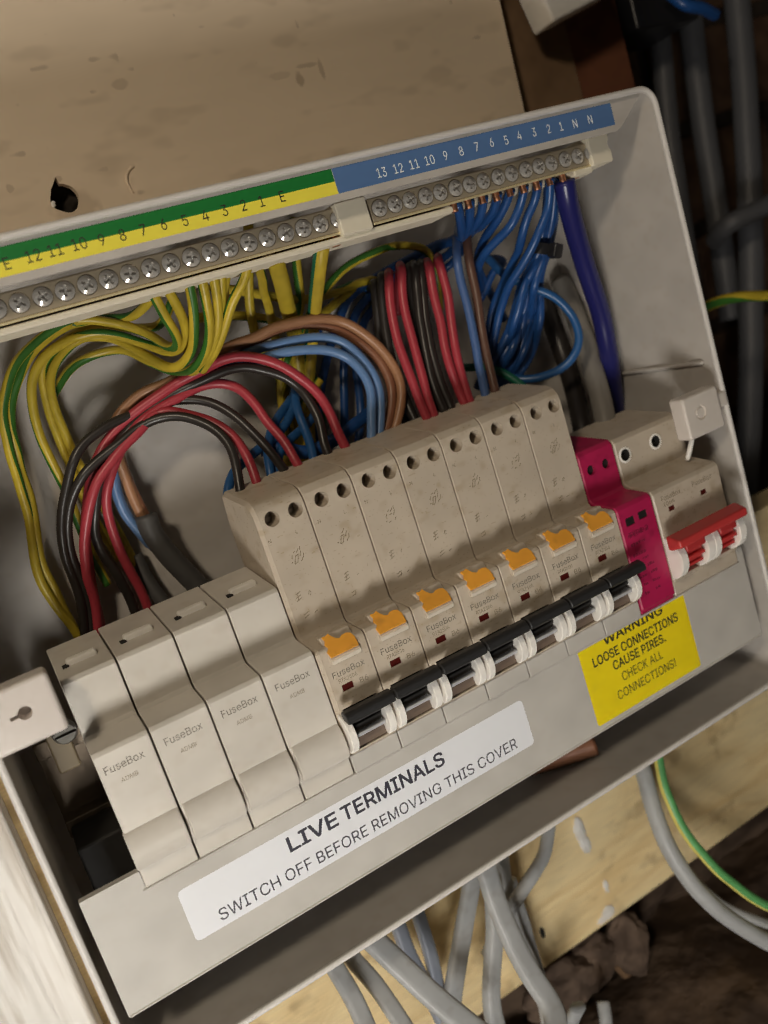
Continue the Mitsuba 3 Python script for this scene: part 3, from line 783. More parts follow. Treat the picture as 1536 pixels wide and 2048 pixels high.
for a in (1.2, 18.8):
    put('main_switch__toggle_recess', shape(bx(a + 2.7, a + 12.9, 8.9, 9.4, -13.3, 3.3), 'recess_brown', False), XM)
    put('main_switch__toggle_drum', shape(cyl((a + 3.2, 2.6, -4.4), (a + 12.4, 2.6, -4.4), 7.0, 36) + rbox(a + 3.2, a + 12.4, -6, -3, -6.6, -5.2, .4, 8) + rbox(a + 3.2, a + 12.4, -4, -2, -10, -8.8, .4, 8), 'red_toggle', 30), XM)
for a, b in ((.6, 3.6), (14.6, 18.0), (18.6, 21.4), (32.2, 35.2)):
    put('main_switch__guard', shape(m3.Manifold.batch_hull([cyl((a, 1.5, -5.0), (b, 1.5, -5.0), 8.6, 40), cyl((a - .2, 1.5, -5.0), (b + .2, 1.5, -5.0), 8.2, 40)]) - bx(-1, 39, 3, 12, -20, 20), 'guard_white', 30), XM)
tog = m3.Manifold.batch_hull([rbox(-4.0, 32.0, -13.0, -9.4, 2.0, 5.4, 1.0, 12), rbox(-3.4, 33.4, -8, -5.4, .6, 6.2, .8, 12)]) + rbox(4, 14, -7, 0, -3, 3, .6, 8) + rbox(22, 31, -7, 0, -3, 3, .6, 8)
put('main_switch__toggle', shape(tog, 'red_toggle', 40), XM)
tag('main_switch', 'double width main switch with a long red toggle at the right end', 'switch')

# ------------------------------------------------------------------ wires and cables
wire('black_wire', [(96.1, 42.0, 71.2), (96.3, 42.0, 72.2), (94.1, 43.0, 80.7), (92.1, 45.0, 86.9), (87.6, 50.0, 97.3), (80.8, 55.0, 105.5), (72.0, 58.0, 109.3), (63.0, 60.0, 109.9), (53.7, 60.0, 109.4), (46.7, 60.0, 108.1), (34.9, 60.0, 103.3), (26.6, 62.0, 93.0), (21.1, 64.0, 81.5), (18.8, 66.0, 71.2), (18.6, 68.0, 61.4), (18.1, 70.0, 51.7), (13.6, 72.0, 35.5)],
     1.7, 'wire_black', 'black wire outermost in the left bundle, into the left side of the second breaker')
wire('black_wire', [(76.9, 38.0, 70.4), (77.3, 38.0, 72.6), (79.7, 40.0, 80.3), (81.0, 43.0, 87.0), (78.7, 47.0, 95.7), (71.6, 52.0, 102.7), (64.6, 55.0, 105.1), (56.8, 57.0, 104.2), (47.4, 58.0, 101.1), (37.5, 59.0, 97.2), (29.1, 61.0, 90.3), (23.3, 64.0, 80.4), (20.8, 67.0, 69.9), (21.1, 69.0, 59.1), (19.9, 71.0, 49.6), (15.7, 73.0, 34.3)],
     1.7, 'wire_black', 'black wire entering the left corner of the first breaker')
wire('red_wire', [(84.3, 40.0, 71.3), (84.5, 40.0, 72.9), (85.3, 43.0, 82.7), (83.5, 48.0, 91.9), (77.9, 52.0, 99.9), (70.0, 55.0, 105.7), (63.5, 57.0, 107.1), (54.7, 57.0, 102.4), (46.1, 57.0, 97.9), (36.9, 58.0, 91.4), (30.4, 60.0, 82.3), (25.7, 63.0, 72.5), (23.0, 66.0, 60.6), (22.6, 69.0, 51.3), (18.3, 72.0, 35.3)],
     1.75, 'wire_red', 'red wire entering the first breaker beside a black one')
wire('red_wire', [(102.4, 42.0, 71.2), (101.5, 42.0, 73.2), (100.2, 45.0, 84.1), (97.8, 48.0, 91.5), (96.6, 51.0, 100.2), (94.0, 53.0, 106.2), (88.4, 55.0, 110.0), (80.6, 56.0, 110.6), (73.8, 57.0, 109.4), (61.5, 58.0, 107.0), (53.2, 59.0, 102.6), (47.4, 60.0, 97.3), (42.0, 61.0, 91.0), (38.1, 63.0, 84.0), (36.5, 65.0, 76.1), (36.1, 67.0, 67.1), (37.3, 69.0, 57.3), (38.7, 71.0, 48.7), (39.1, 73.0, 38.8)],
     1.75, 'wire_red', 'red wire with the tall middle arc into the second breaker, left side')
wire('red_wire', [(121.1, 42.0, 70.8), (121.2, 42.0, 72.3), (120.3, 43.0, 79.8), (120.2, 45.0, 88.7), (118.2, 46.0, 96.8), (114.3, 47.0, 103.1), (109.2, 48.0, 109.6), (104.4, 49.0, 113.5), (96.9, 50.0, 116.6), (87.9, 52.0, 116.6), (80.6, 54.0, 115.6), (73.4, 56.0, 114.4), (65.6, 58.0, 112.1), (58.0, 60.0, 109.6), (51.0, 61.0, 106.5), (43.6, 62.0, 101.9), (37.7, 63.0, 95.3), (32.5, 65.0, 86.0), (26.9, 68.0, 73.0), (23.4, 71.0, 54.9), (20.8, 74.0, 37.8)],
     1.85, 'wire_red', 'red wire with the highest arc, above the black one into the second breaker')
wire('black_wire', [(113.8, 42.0, 69.9), (114.2, 42.0, 71.5), (113.9, 43.0, 77.0), (115.7, 45.0, 85.3), (115.6, 47.0, 92.0), (113.8, 49.0, 99.6), (109.7, 50.0, 105.9), (103.8, 51.0, 110.0), (97.7, 52.0, 112.9), (87.0, 54.0, 112.9), (78.4, 56.0, 112.1), (70.2, 58.0, 110.6), (62.2, 59.0, 108.3), (53.4, 60.0, 104.7), (45.0, 61.0, 99.1), (38.4, 62.0, 91.4), (33.4, 64.0, 82.1), (30.9, 66.0, 75.4), (30.8, 68.0, 67.6), (33.0, 70.0, 57.4), (34.1, 72.0, 47.4), (34.3, 74.0, 35.7)],
     1.75, 'wire_black', 'black wire with the highest arc, under the top red wire')
wire('brown_wire', [(142.6, 46.0, 71.3), (143.8, 46.0, 73.3), (148.5, 46.0, 79.5), (152.0, 46.0, 86.1), (152.9, 47.0, 94.2), (150.8, 48.0, 101.4), (146.9, 49.0, 108.9), (140.7, 50.0, 116.4), (132.3, 51.0, 120.8), (123.3, 52.0, 122.5), (113.8, 53.0, 122.8), (105.5, 54.0, 121.7), (97.9, 55.0, 121.1), (90.3, 57.0, 119.4), (82.3, 58.0, 117.3), (71.0, 60.0, 115.5), (61.6, 62.0, 114.4), (53.2, 63.0, 110.6), (48.4, 64.0, 105.8), (47.2, 65.0, 98.3), (47.3, 66.0, 89.5), (47.2, 67.0, 80.8), (48.3, 68.0, 71.3)],
     1.85, 'wire_tan', 'outer tan brown wire arching over the blue pair into the third breaker')
wire('brown_wire', [(138.5, 46.0, 71.1), (139.7, 46.0, 73.1), (145.3, 47.0, 79.8), (148.9, 48.0, 86.6), (149.5, 49.0, 94.5), (147.8, 51.0, 102.5), (143.0, 52.0, 109.9), (136.2, 53.0, 116.2), (127.3, 54.0, 120.0), (116.2, 55.0, 121.2), (105.6, 56.0, 120.1), (96.9, 58.0, 119.6), (88.5, 60.0, 117.5), (78.4, 61.0, 115.4), (68.6, 63.0, 113.3), (58.9, 64.0, 111.5), (51.4, 65.0, 107.8), (48.3, 66.0, 98.9), (47.8, 67.0, 90.4), (48.5, 68.0, 79.9), (49.8, 69.0, 69.6)],
     1.8, 'wire_brown', 'inner dark brown wire of the arching pair above the blue wires')
wire('pale_blue_wire', [(134.9, 45.0, 70.3), (136.1, 45.0, 72.5), (139.4, 45.0, 79.9), (142.6, 45.0, 89.0), (142.8, 46.0, 96.0), (140.2, 47.0, 103.1), (135.3, 49.0, 110.4), (127.7, 50.0, 114.6), (119.1, 51.0, 116.1), (108.6, 53.0, 117.5), (102.7, 55.0, 117.5), (97.1, 57.0, 117.2), (87.6, 59.0, 115.8), (78.0, 61.0, 113.3), (68.1, 63.0, 111.1), (57.8, 64.0, 107.6), (48.7, 65.0, 102.4), (43.6, 66.0, 93.1), (42.2, 67.0, 84.2), (43.0, 68.0, 76.2), (45.5, 68.5, 68.5), (48.4, 69.0, 61.2)],
     1.75, 'wire_pale_blue', 'outer light blue wire of the arching pair into the third breaker')
wire('pale_blue_wire', [(130.8, 43.0, 70.7), (131.9, 43.0, 72.7), (135.3, 43.0, 82.3), (138.0, 43.0, 90.3), (137.6, 44.0, 97.5), (134.5, 46.0, 104.2), (128.4, 47.0, 108.9), (121.0, 48.0, 111.4), (112.4, 50.0, 113.1), (104.4, 52.0, 114.0), (97.5, 55.0, 114.2), (88.4, 58.0, 113.6), (78.9, 61.0, 111.6), (69.0, 63.0, 109.3), (58.7, 65.0, 105.5), (49.5, 66.0, 100.3), (44.4, 67.0, 90.9), (43.0, 68.0, 82.0), (43.9, 69.0, 72.9), (47.4, 70.0, 62.7)],
     1.75, 'wire_pale_blue', 'inner light blue wire of the arching pair into the third breaker')
wire('flexible_cable', [(49.1, 66.0, 74.0), (48.8, 66.0, 68.7), (51.3, 67.0, 59.4), (54.8, 68.0, 49.9), (59.4, 69.0, 38.7), (62.3, 70.0, 28.0)],
     4.0, 'cable_flex', 'dark grey flexible cable rising behind the blank modules', cat_='cable')
wire('flexible_cable', [(41.9, 76.0, 60.3), (42.2, 75.0, 52.3), (43.8, 74.0, 44.7), (45.6, 73.0, 38.0)],
     2.6, 'cable_flex', 'short grey cable half hidden behind the second blank module', cat_='cable')
wire('red_wire', [(168.3, 74.0, 112.6), (171.4, 70.0, 125.6), (168.2, 60.0, 129.1), (160.1, 44.0, 127.7), (155.9, 42.0, 116.5), (154.1, 41.0, 104.8), (154.1, 40.0, 96.3), (154.0, 39.0, 84.9), (154.7, 38.0, 73.7), (155.0, 38.0, 70.2)],
     1.75, 'wire_red', 'leftmost of four upright red wires over the middle breakers')
wire('red_wire', [(174.8, 74.0, 113.5), (177.8, 70.0, 126.7), (174.4, 60.0, 130.1), (166.0, 44.0, 128.6), (162.0, 42.0, 118.1), (159.7, 41.0, 106.1), (159.2, 40.0, 96.1), (157.9, 39.0, 83.7), (157.8, 38.0, 74.0), (157.9, 38.0, 70.6)],
     1.75, 'wire_red', 'second of four upright red wires over the middle breakers')
wire('red_wire', [(187.1, 74.0, 111.8), (190.0, 70.0, 125.2), (186.3, 60.0, 128.7), (177.3, 44.0, 127.3), (174.4, 42.0, 114.7), (173.1, 41.0, 102.3), (171.4, 40.0, 91.0), (172.1, 40.0, 80.5), (172.7, 39.0, 73.0), (173.2, 39.0, 69.6)],
     1.75, 'wire_red', 'third of four upright red wires over the middle breakers')
wire('red_wire', [(193.1, 74.0, 112.3), (196.0, 70.0, 125.7), (192.0, 60.0, 129.3), (182.8, 44.0, 127.8), (181.5, 42.0, 117.7), (178.9, 41.0, 105.5), (176.7, 40.0, 96.2), (175.7, 40.0, 86.6), (175.0, 39.0, 74.9), (175.5, 39.0, 70.8)],
     1.75, 'wire_red', 'rightmost of four upright red wires over the middle breakers')
wire('black_wire', [(165.0, 84.0, 110.4), (168.3, 80.0, 123.8), (165.4, 70.0, 127.4), (157.7, 54.0, 126.1), (154.9, 55.0, 114.3), (152.9, 56.0, 99.1), (152.3, 55.0, 85.1), (152.9, 52.0, 72.4), (152.6, 50.0, 70.0)],
     1.8, 'wire_black', 'leftmost upright black wire, left of all the upright red wires', group='upright black wires between and behind the red ones')
wire('black_wire', [(167.7, 80.0, 112.4), (170.9, 76.0, 125.6), (167.8, 66.0, 129.1), (159.9, 50.0, 127.7), (156.8, 51.0, 113.2), (154.4, 51.0, 98.1), (153.8, 49.0, 84.2), (153.8, 46.0, 71.9)],
     1.8, 'wire_black', 'second upright black wire, touching the leftmost upright red wire', group='upright black wires between and behind the red ones')
wire('black_wire', [(181.7, 76.0, 112.5), (184.7, 72.0, 125.9), (181.1, 62.0, 129.4), (172.5, 46.0, 127.9), (169.5, 45.0, 116.6), (165.5, 44.0, 100.5), (163.6, 42.0, 86.5), (163.7, 40.0, 73.2)],
     1.8, 'wire_black', 'upright black wire just right of the second upright red wire', group='upright black wires between and behind the red ones')
wire('black_wire', [(184.9, 76.0, 112.3), (187.9, 72.0, 125.7), (184.2, 62.0, 129.2), (175.4, 46.0, 127.8), (172.4, 45.0, 115.8), (168.9, 44.0, 99.6), (166.9, 42.0, 85.5), (167.1, 40.0, 72.8)],
     1.8, 'wire_black', 'upright black wire just left of the third upright red wire', group='upright black wires between and behind the red ones')
wire('black_wire', [(180.9, 80.0, 111.9), (184.0, 76.0, 125.3), (180.5, 66.0, 128.9), (172.0, 50.0, 127.5), (168.6, 49.0, 115.5), (165.5, 48.0, 100.5), (163.3, 46.0, 86.9), (163.2, 44.0, 72.7)],
     1.8, 'wire_black', 'upright black wire hidden deep between the second and third red ones', group='upright black wires between and behind the red ones')
wire('blue_wire', [(211.5, 66.0, 141.6), (201.3, 54.0, 137.6), (192.9, 44.0, 132.7), (188.6, 40.0, 126.1), (187.6, 40.0, 116.7), (185.9, 40.0, 104.2), (184.7, 40.0, 89.8), (183.4, 40.0, 75.1), (182.8, 40.0, 71.2)],
     1.7, 'wire_pale_blue_dark', 'straight slate blue wire beside a brown one into the sixth breaker')
wire('brown_wire', [(210.4, 60.0, 141.4), (198.7, 46.0, 132.2), (195.3, 44.0, 120.6), (193.4, 43.0, 107.8), (191.0, 42.0, 95.1), (189.0, 41.0, 82.2), (188.0, 40.0, 73.6), (188.0, 40.0, 70.5)],
     1.8, 'wire_brown_dark', 'straight dark brown wire right of the slate blue one, into the sixth breaker')
wire('blue_wire', [(180.9, 19.0, 143.6), (183.6, 24.0, 138.6), (189.5, 34.0, 135.0), (195.7, 50.0, 134.8), (197.7, 68.0, 136.0), (177.4, 74.0, 131.9), (156.4, 75.0, 125.2), (141.3, 75.0, 108.8), (130.4, 75.0, 91.4), (124.7, 75.0, 65.9)],
     1.7, 'wire_blue', 'leftmost blue wire under the neutral bar, turning back into the dark', group='blue wires turning back from the neutral bar')
wire('blue_wire', [(186.5, 19.0, 143.4), (188.0, 24.0, 138.5), (191.4, 34.0, 135.1), (197.7, 52.0, 134.4), (197.0, 68.0, 134.1), (176.0, 74.0, 128.1), (157.8, 74.0, 120.5), (146.4, 74.0, 105.1), (140.4, 74.0, 88.1), (132.2, 74.0, 65.4)],
     1.7, 'wire_blue', 'second blue wire from the left under the neutral bar, turning back', group='blue wires turning back from the neutral bar')
wire('blue_wire', [(192.7, 19.0, 143.7), (192.9, 24.0, 138.3), (193.3, 32.0, 135.5), (199.7, 50.0, 134.4), (202.0, 70.0, 130.7), (180.4, 75.0, 125.0), (159.7, 74.0, 115.8), (149.7, 74.0, 99.9), (146.0, 74.0, 84.2), (138.1, 74.0, 65.4)],
     1.7, 'wire_blue', 'third blue wire from the left under the neutral bar, turning back', group='blue wires turning back from the neutral bar')
wire('blue_wire', [(199.0, 19.0, 143.6), (198.7, 24.0, 138.8), (199.4, 34.0, 136.1), (206.2, 54.0, 135.2), (204.4, 72.0, 126.8), (184.8, 76.0, 121.9), (158.3, 76.0, 129.0), (140.9, 76.0, 119.3), (129.5, 76.0, 100.1), (121.3, 76.0, 65.0)],
     1.7, 'wire_blue', 'fourth blue wire from the left under the neutral bar, turning back', group='blue wires turning back from the neutral bar')
wire('blue_wire', [(205.0, 19.0, 143.7), (204.1, 23.0, 139.7), (202.3, 28.0, 135.3), (203.2, 38.0, 131.8), (204.6, 48.0, 127.8), (207.6, 58.0, 121.0), (218.1, 68.0, 109.5), (223.5, 72.0, 97.7)],
     1.7, 'wire_blue', 'blue wire in the middle of the neutral bar, bowed to the left')
wire('blue_wire', [(211.2, 19.0, 143.8), (210.2, 23.0, 137.8), (206.5, 26.0, 132.3), (204.0, 32.0, 129.4), (201.0, 40.0, 125.8), (202.6, 50.0, 121.7), (209.2, 62.0, 113.0)],
     1.7, 'wire_blue', 'brighter blue wire sweeping left from the middle of the neutral bar')
wire('blue_wire', [(217.6, 19.0, 143.9), (217.4, 23.0, 138.1), (213.9, 27.0, 132.4), (212.8, 32.0, 126.2), (215.1, 40.0, 121.1), (214.1, 50.0, 113.7), (210.6, 60.0, 103.7), (206.0, 66.0, 88.6)],
     1.7, 'wire_blue', 'blue wire with a gentle bend, third from the violet tail')
wire('blue_wire', [(223.3, 19.0, 144.0), (222.7, 24.0, 133.4), (217.7, 28.0, 125.1), (213.8, 34.0, 118.6), (209.7, 42.0, 111.3), (207.4, 50.0, 103.0), (204.6, 58.0, 90.2), (202.6, 62.0, 80.4)],
     1.7, 'wire_blue', 'blue wire crossing in front of the tied bundle')
wire('blue_wire', [(229.7, 24.0, 144.0), (228.4, 29.0, 131.5), (226.5, 36.0, 121.8), (225.6, 44.0, 112.6), (224.5, 54.0, 99.0), (218.5, 60.0, 84.2), (213.0, 66.0, 75.4)],
     1.7, 'wire_blue', 'blue wire running straight down through the black tie')
wire('blue_wire', [(227.3, 26.0, 142.4), (226.2, 32.0, 130.8), (222.9, 38.0, 118.8), (217.4, 46.4, 109.1), (211.5, 50.4, 97.8), (206.2, 56.8, 87.5), (199.7, 62.0, 80.3), (198.0, 68.0, 74.7)],
     1.7, 'wire_blue', 'blue wire fanning out below the black tie in the neutral bundle', group='blue wires tied in the bundle below the neutral bar')
wire('blue_wire', [(230.2, 29.0, 142.6), (229.1, 35.0, 130.9), (226.5, 42.0, 118.7), (216.0, 41.7, 108.5), (210.2, 46.2, 97.5), (209.5, 58.7, 86.7), (201.8, 62.0, 79.6), (199.8, 68.0, 74.1)],
     1.7, 'wire_blue', 'blue wire fanning out below the black tie in the neutral bundle', group='blue wires tied in the bundle below the neutral bar')
wire('blue_wire', [(233.1, 32.0, 142.9), (232.0, 38.0, 131.0), (224.0, 38.0, 118.5), (217.3, 43.3, 108.5), (220.1, 57.9, 96.5), (209.5, 55.8, 86.4), (203.9, 62.0, 79.0), (201.6, 68.0, 73.6)],
     1.7, 'wire_blue', 'blue wire fanning out below the black tie in the neutral bundle', group='blue wires tied in the bundle below the neutral bar')
wire('blue_wire', [(228.6, 26.0, 142.1), (227.8, 32.0, 130.4), (227.6, 42.0, 118.5), (221.8, 45.8, 107.8), (218.8, 53.7, 96.2), (209.8, 53.2, 86.0), (206.1, 62.0, 78.3), (203.4, 68.0, 73.0)],
     1.7, 'wire_blue', 'blue wire fanning out below the black tie in the neutral bundle', group='blue wires tied in the bundle below the neutral bar')
wire('blue_wire', [(231.6, 29.0, 142.3), (230.7, 35.0, 130.5), (225.0, 38.0, 118.2), (225.2, 49.7, 107.6), (219.5, 52.3, 95.8), (215.1, 57.9, 85.0), (208.2, 62.0, 77.6), (205.2, 68.0, 72.4)],
     1.7, 'wire_blue', 'blue wire fanning out below the black tie in the neutral bundle', group='blue wires tied in the bundle below the neutral bar')
wire('blue_wire', [(234.5, 32.0, 142.6), (233.6, 38.0, 130.6), (228.6, 42.0, 118.2), (220.4, 41.6, 107.4), (223.2, 55.1, 95.2), (216.3, 56.7, 84.5), (210.4, 62.0, 77.0), (207.1, 68.0, 71.9)],
     1.7, 'wire_blue', 'blue wire fanning out below the black tie in the neutral bundle', group='blue wires tied in the bundle below the neutral bar')
wire('blue_wire', [(230.0, 26.0, 141.8), (229.4, 32.0, 130.1), (226.1, 38.0, 118.0), (220.1, 41.3, 107.4), (225.9, 56.4, 94.7), (217.7, 55.8, 83.9), (212.6, 62.0, 76.3), (208.9, 68.0, 71.3)],
     1.7, 'wire_blue', 'blue wire fanning out below the black tie in the neutral bundle', group='blue wires tied in the bundle below the neutral bar')
wire('blue_wire', [(233.0, 29.0, 142.1), (232.3, 35.0, 130.2), (229.7, 42.0, 117.9), (228.8, 49.8, 106.7), (226.3, 54.6, 94.3), (222.3, 59.4, 83.0), (214.8, 62.0, 75.6), (210.7, 68.0, 70.7)],
     1.7, 'wire_blue', 'blue wire fanning out below the black tie in the neutral bundle', group='blue wires tied in the bundle below the neutral bar')
wire('blue_wire', [(235.9, 32.0, 142.3), (235.3, 38.0, 130.2), (227.1, 38.0, 117.7), (228.3, 49.0, 106.6), (225.6, 51.3, 94.0), (224.5, 59.5, 82.4), (217.0, 62.0, 74.9), (212.6, 68.0, 70.1)],
     1.7, 'wire_blue', 'blue wire fanning out below the black tie in the neutral bundle', group='blue wires tied in the bundle below the neutral bar')
wire('blue_wire', [(215.0, 62.0, 127.3), (216.5, 58.0, 120.9), (217.7, 52.0, 113.9), (221.6, 46.0, 108.1), (228.2, 42.0, 101.9), (233.7, 40.0, 93.2), (235.0, 40.0, 83.3), (231.5, 42.0, 76.1), (224.9, 46.0, 72.5), (217.4, 50.0, 71.5), (211.1, 55.0, 73.3), (206.7, 62.0, 77.0)],
     1.75, 'wire_blue_bright', 'blue wire thrown out to the right in one open loop')
wire('blue_wire', [(210.0, 66.0, 109.2), (217.2, 60.0, 119.0), (221.6, 58.0, 120.6), (222.7, 62.0, 123.3), (221.8, 70.0, 124.1)],
     1.7, 'wire_blue', 'blue wire curled in a small hook beside the tie')
wire('green_wire', [(192.5, 66.0, 85.0), (198.4, 62.0, 83.3), (205.8, 58.0, 78.6), (209.4, 54.0, 72.2), (211.5, 52.0, 67.0)],
     1.7, 'wire_green', 'dull green wire behind the last breaker')
wire('main_tail', [(230.2, 20.0, 142.0), (231.2, 22.0, 135.7), (235.3, 27.0, 125.5), (240.6, 33.0, 112.7), (245.6, 38.0, 99.0), (250.0, 42.0, 86.9), (252.3, 46.0, 74.8), (256.0, 52.0, 63.1), (261.1, 60.0, 50.6), (265.2, 68.0, 37.8)],
     4.1, 'wire_violet', 'thick violet blue tail dropping from the neutral bar to the main switch', cat_='cable')
wire('main_tail', [(259.3, 74.0, 106.5), (257.2, 68.0, 92.2), (252.4, 60.0, 78.7), (247.3, 53.0, 65.9), (242.5, 47.0, 53.4), (238.5, 43.0, 43.3), (236.7, 42.0, 37.2)],
     4.6, 'cable_tail', 'thick grey tail behind the violet one', cat_='cable')
wire('main_tail', [(249.3, 76.0, 102.6), (248.8, 74.0, 88.6), (247.4, 70.0, 72.2), (241.5, 62.0, 57.0), (234.4, 54.0, 42.8), (231.9, 52.0, 34.5)],
     4.2, 'wire_black', 'thick black tail left of the grey one', cat_='cable')
wire('earth_wire', [(68.6, 19.0, 147.8), (68.3, 22.0, 144.6), (70.7, 28.0, 134.7), (73.4, 33.0, 128.9), (74.1, 38.0, 125.7), (72.6, 44.0, 126.5), (69.5, 52.0, 132.9), (59.4, 56.0, 140.7), (50.2, 58.0, 144.3), (42.1, 58.0, 143.8), (34.5, 58.0, 140.7), (28.2, 58.0, 137.4), (22.0, 59.0, 130.7), (18.5, 60.0, 124.8), (16.5, 61.0, 118.6), (14.5, 63.0, 108.0), (13.3, 65.0, 96.0), (11.8, 67.0, 84.7), (8.7, 69.0, 69.1), (10.0, 71.0, 54.6), (12.7, 72.0, 43.5), (13.4, 73.0, 35.4)],
     1.62, 'wire_earth', 'green and yellow wire making the outermost left arc and long drop', u0=0.62, twist=0.0035)
wire('earth_wire', [(72.9, 19.0, 147.5), (72.8, 22.0, 144.7), (75.8, 28.0, 135.7), (77.7, 34.0, 130.3), (77.0, 40.0, 125.4), (74.1, 46.0, 124.5), (69.1, 54.0, 129.6), (63.0, 58.0, 134.9), (56.7, 60.0, 138.4), (48.7, 62.0, 139.2), (40.2, 62.0, 137.9), (33.3, 62.0, 134.2), (29.5, 63.0, 129.4), (26.7, 64.0, 120.8), (26.0, 66.0, 111.5), (26.1, 68.0, 102.3), (27.1, 70.0, 92.5), (27.2, 71.0, 82.2), (27.6, 72.0, 68.6), (28.8, 73.0, 54.3)],
     1.62, 'wire_earth', 'green and yellow wire making the middle left arc', u0=0.15, twist=0.004)
wire('earth_wire', [(80.4, 19.0, 147.1), (79.8, 21.0, 143.0), (79.8, 25.0, 135.7), (79.1, 30.0, 128.5), (77.6, 36.0, 123.0), (74.6, 42.0, 119.8), (71.9, 47.0, 119.4), (68.8, 54.0, 123.9), (65.4, 60.0, 129.5), (58.6, 66.0, 136.5), (50.2, 69.0, 139.0), (41.5, 70.0, 135.2), (36.2, 70.0, 129.4), (34.1, 70.0, 121.6), (34.1, 71.0, 110.2), (35.1, 72.0, 99.9), (36.9, 73.0, 91.1), (37.4, 74.0, 81.9), (39.8, 75.0, 65.3), (40.5, 75.0, 57.0)],
     1.62, 'wire_earth', 'green and yellow wire of the innermost left arc, dropping beside the black bundle', u0=0.88, twist=0.003)
wire('earth_wire', [(84.5, 19.0, 147.0), (84.2, 21.0, 143.4), (83.8, 25.0, 134.6), (83.4, 30.0, 127.3), (82.0, 36.0, 121.7), (78.4, 44.0, 117.8), (74.5, 54.0, 118.6), (69.1, 64.0, 124.1), (62.4, 72.0, 131.8), (46.4, 76.0, 131.5), (34.1, 76.0, 122.5)],
     1.62, 'wire_earth', 'yellow wire fourth along the earth bar, turning under into the left arcs', u0=0.55, twist=0.004)
wire('earth_wire', [(88.9, 19.0, 147.2), (88.4, 21.0, 143.1), (88.1, 25.0, 135.1), (86.5, 30.0, 127.3), (84.3, 37.0, 121.2), (80.8, 46.0, 117.1), (78.5, 58.0, 116.6)],
     1.62, 'wire_earth', 'yellow wire fifth along the earth bar', u0=0.3, twist=0.003)
wire('earth_wire', [(100.5, 19.0, 144.9), (99.3, 21.0, 141.2), (93.8, 25.0, 134.4), (88.9, 30.0, 126.6), (84.9, 37.0, 120.1), (81.3, 46.0, 116.0)],
     1.62, 'wire_earth', 'yellow wire slanting down left across the others below the earth bar', u0=0.52, twist=0.002)
wire('earth_wire', [(95.2, 22.0, 146.9), (94.3, 25.0, 143.2), (92.4, 30.0, 138.1), (92.2, 35.0, 132.6), (89.8, 40.0, 126.0), (86.4, 46.0, 119.8)],
     1.62, 'wire_earth', 'short green and yellow wire behind the slanting one', u0=0.35, twist=0.004)
wire('earth_wire', [(103.8, 19.0, 146.4), (104.9, 24.0, 143.6), (111.1, 44.0, 136.6), (116.4, 60.0, 127.7), (116.9, 66.0, 116.9), (116.6, 70.0, 107.6), (109.0, 76.0, 71.5)],
     1.62, 'wire_earth', 'thin green and yellow wire left of the thick yellow conductor', u0=0.1, twist=0.002)
wire('earth_wire', [(110.0, 19.0, 147.8), (111.0, 24.0, 143.7), (116.0, 38.0, 136.8), (121.6, 54.0, 128.8), (124.7, 64.0, 119.3), (124.2, 68.0, 109.0), (122.2, 71.0, 97.9), (119.4, 74.0, 84.5), (115.3, 76.0, 67.1)],
     3.0, 'wire_earth', 'thick yellow conductor from the earth bar behind the brown arch', u0=0.4, twist=0.0005)
wire('earth_wire', [(127.8, 19.0, 144.8), (127.7, 22.0, 142.6), (126.2, 26.0, 137.0), (128.1, 38.0, 131.0), (130.5, 54.0, 122.9), (129.7, 64.0, 112.9), (127.2, 68.0, 104.1), (123.1, 72.0, 89.4), (117.7, 76.0, 66.3)],
     2.6, 'wire_earth_half', 'bold half yellow half green wire at the right end of the earth bar', u0=0.58, twist=0.0)
wire('earth_wire', [(117.8, 66.0, 108.8), (128.1, 66.0, 119.5), (138.6, 66.0, 127.5), (147.0, 65.0, 133.5), (156.8, 64.0, 137.9), (170.9, 62.0, 139.7), (182.1, 62.0, 138.2), (190.3, 64.0, 134.4), (194.7, 68.0, 126.3), (193.5, 72.0, 110.4)],
     1.62, 'wire_earth', 'yellow wire arching behind the red and black looms', u0=0.4, twist=0.003)
wire('earth_wire', [(75.2, 40.0, 147.8), (72.5, 46.0, 142.9), (66.4, 54.0, 140.3), (57.5, 60.0, 143.0), (47.8, 62.0, 144.0), (38.3, 62.0, 141.2), (29.5, 62.0, 135.5), (22.7, 63.0, 127.1), (18.7, 64.0, 118.0), (16.3, 66.0, 104.7), (15.4, 67.0, 92.4), (13.3, 68.0, 82.2), (11.5, 70.0, 71.6), (12.0, 72.0, 55.8), (13.1, 73.0, 40.5)],
     1.62, 'wire_earth', 'green and yellow wire twisting along just inside the outermost left arc', u0=0.3, twist=0.009)
wire('earth_wire', [(80.2, 48.0, 141.1), (75.2, 56.0, 135.0), (68.0, 62.0, 137.0), (56.2, 66.0, 141.8), (43.2, 69.0, 138.9), (35.4, 71.0, 132.5), (32.0, 73.0, 121.2), (31.8, 74.0, 108.5), (32.5, 75.0, 95.1), (33.3, 76.0, 77.6), (36.3, 76.0, 60.6)],
     1.62, 'wire_earth', 'darker green and yellow wire behind the middle left arc', u0=0.75, twist=0.006)
wire('earth_wire', [(91.9, 20.0, 147.0), (91.4, 22.0, 143.4), (90.3, 26.0, 136.3), (88.4, 31.0, 129.4), (85.8, 36.0, 122.3), (82.8, 44.0, 118.0)],
     1.62, 'wire_earth', 'yellow wire sixth along the earth bar, close beside the fifth', u0=0.4, twist=0.002)
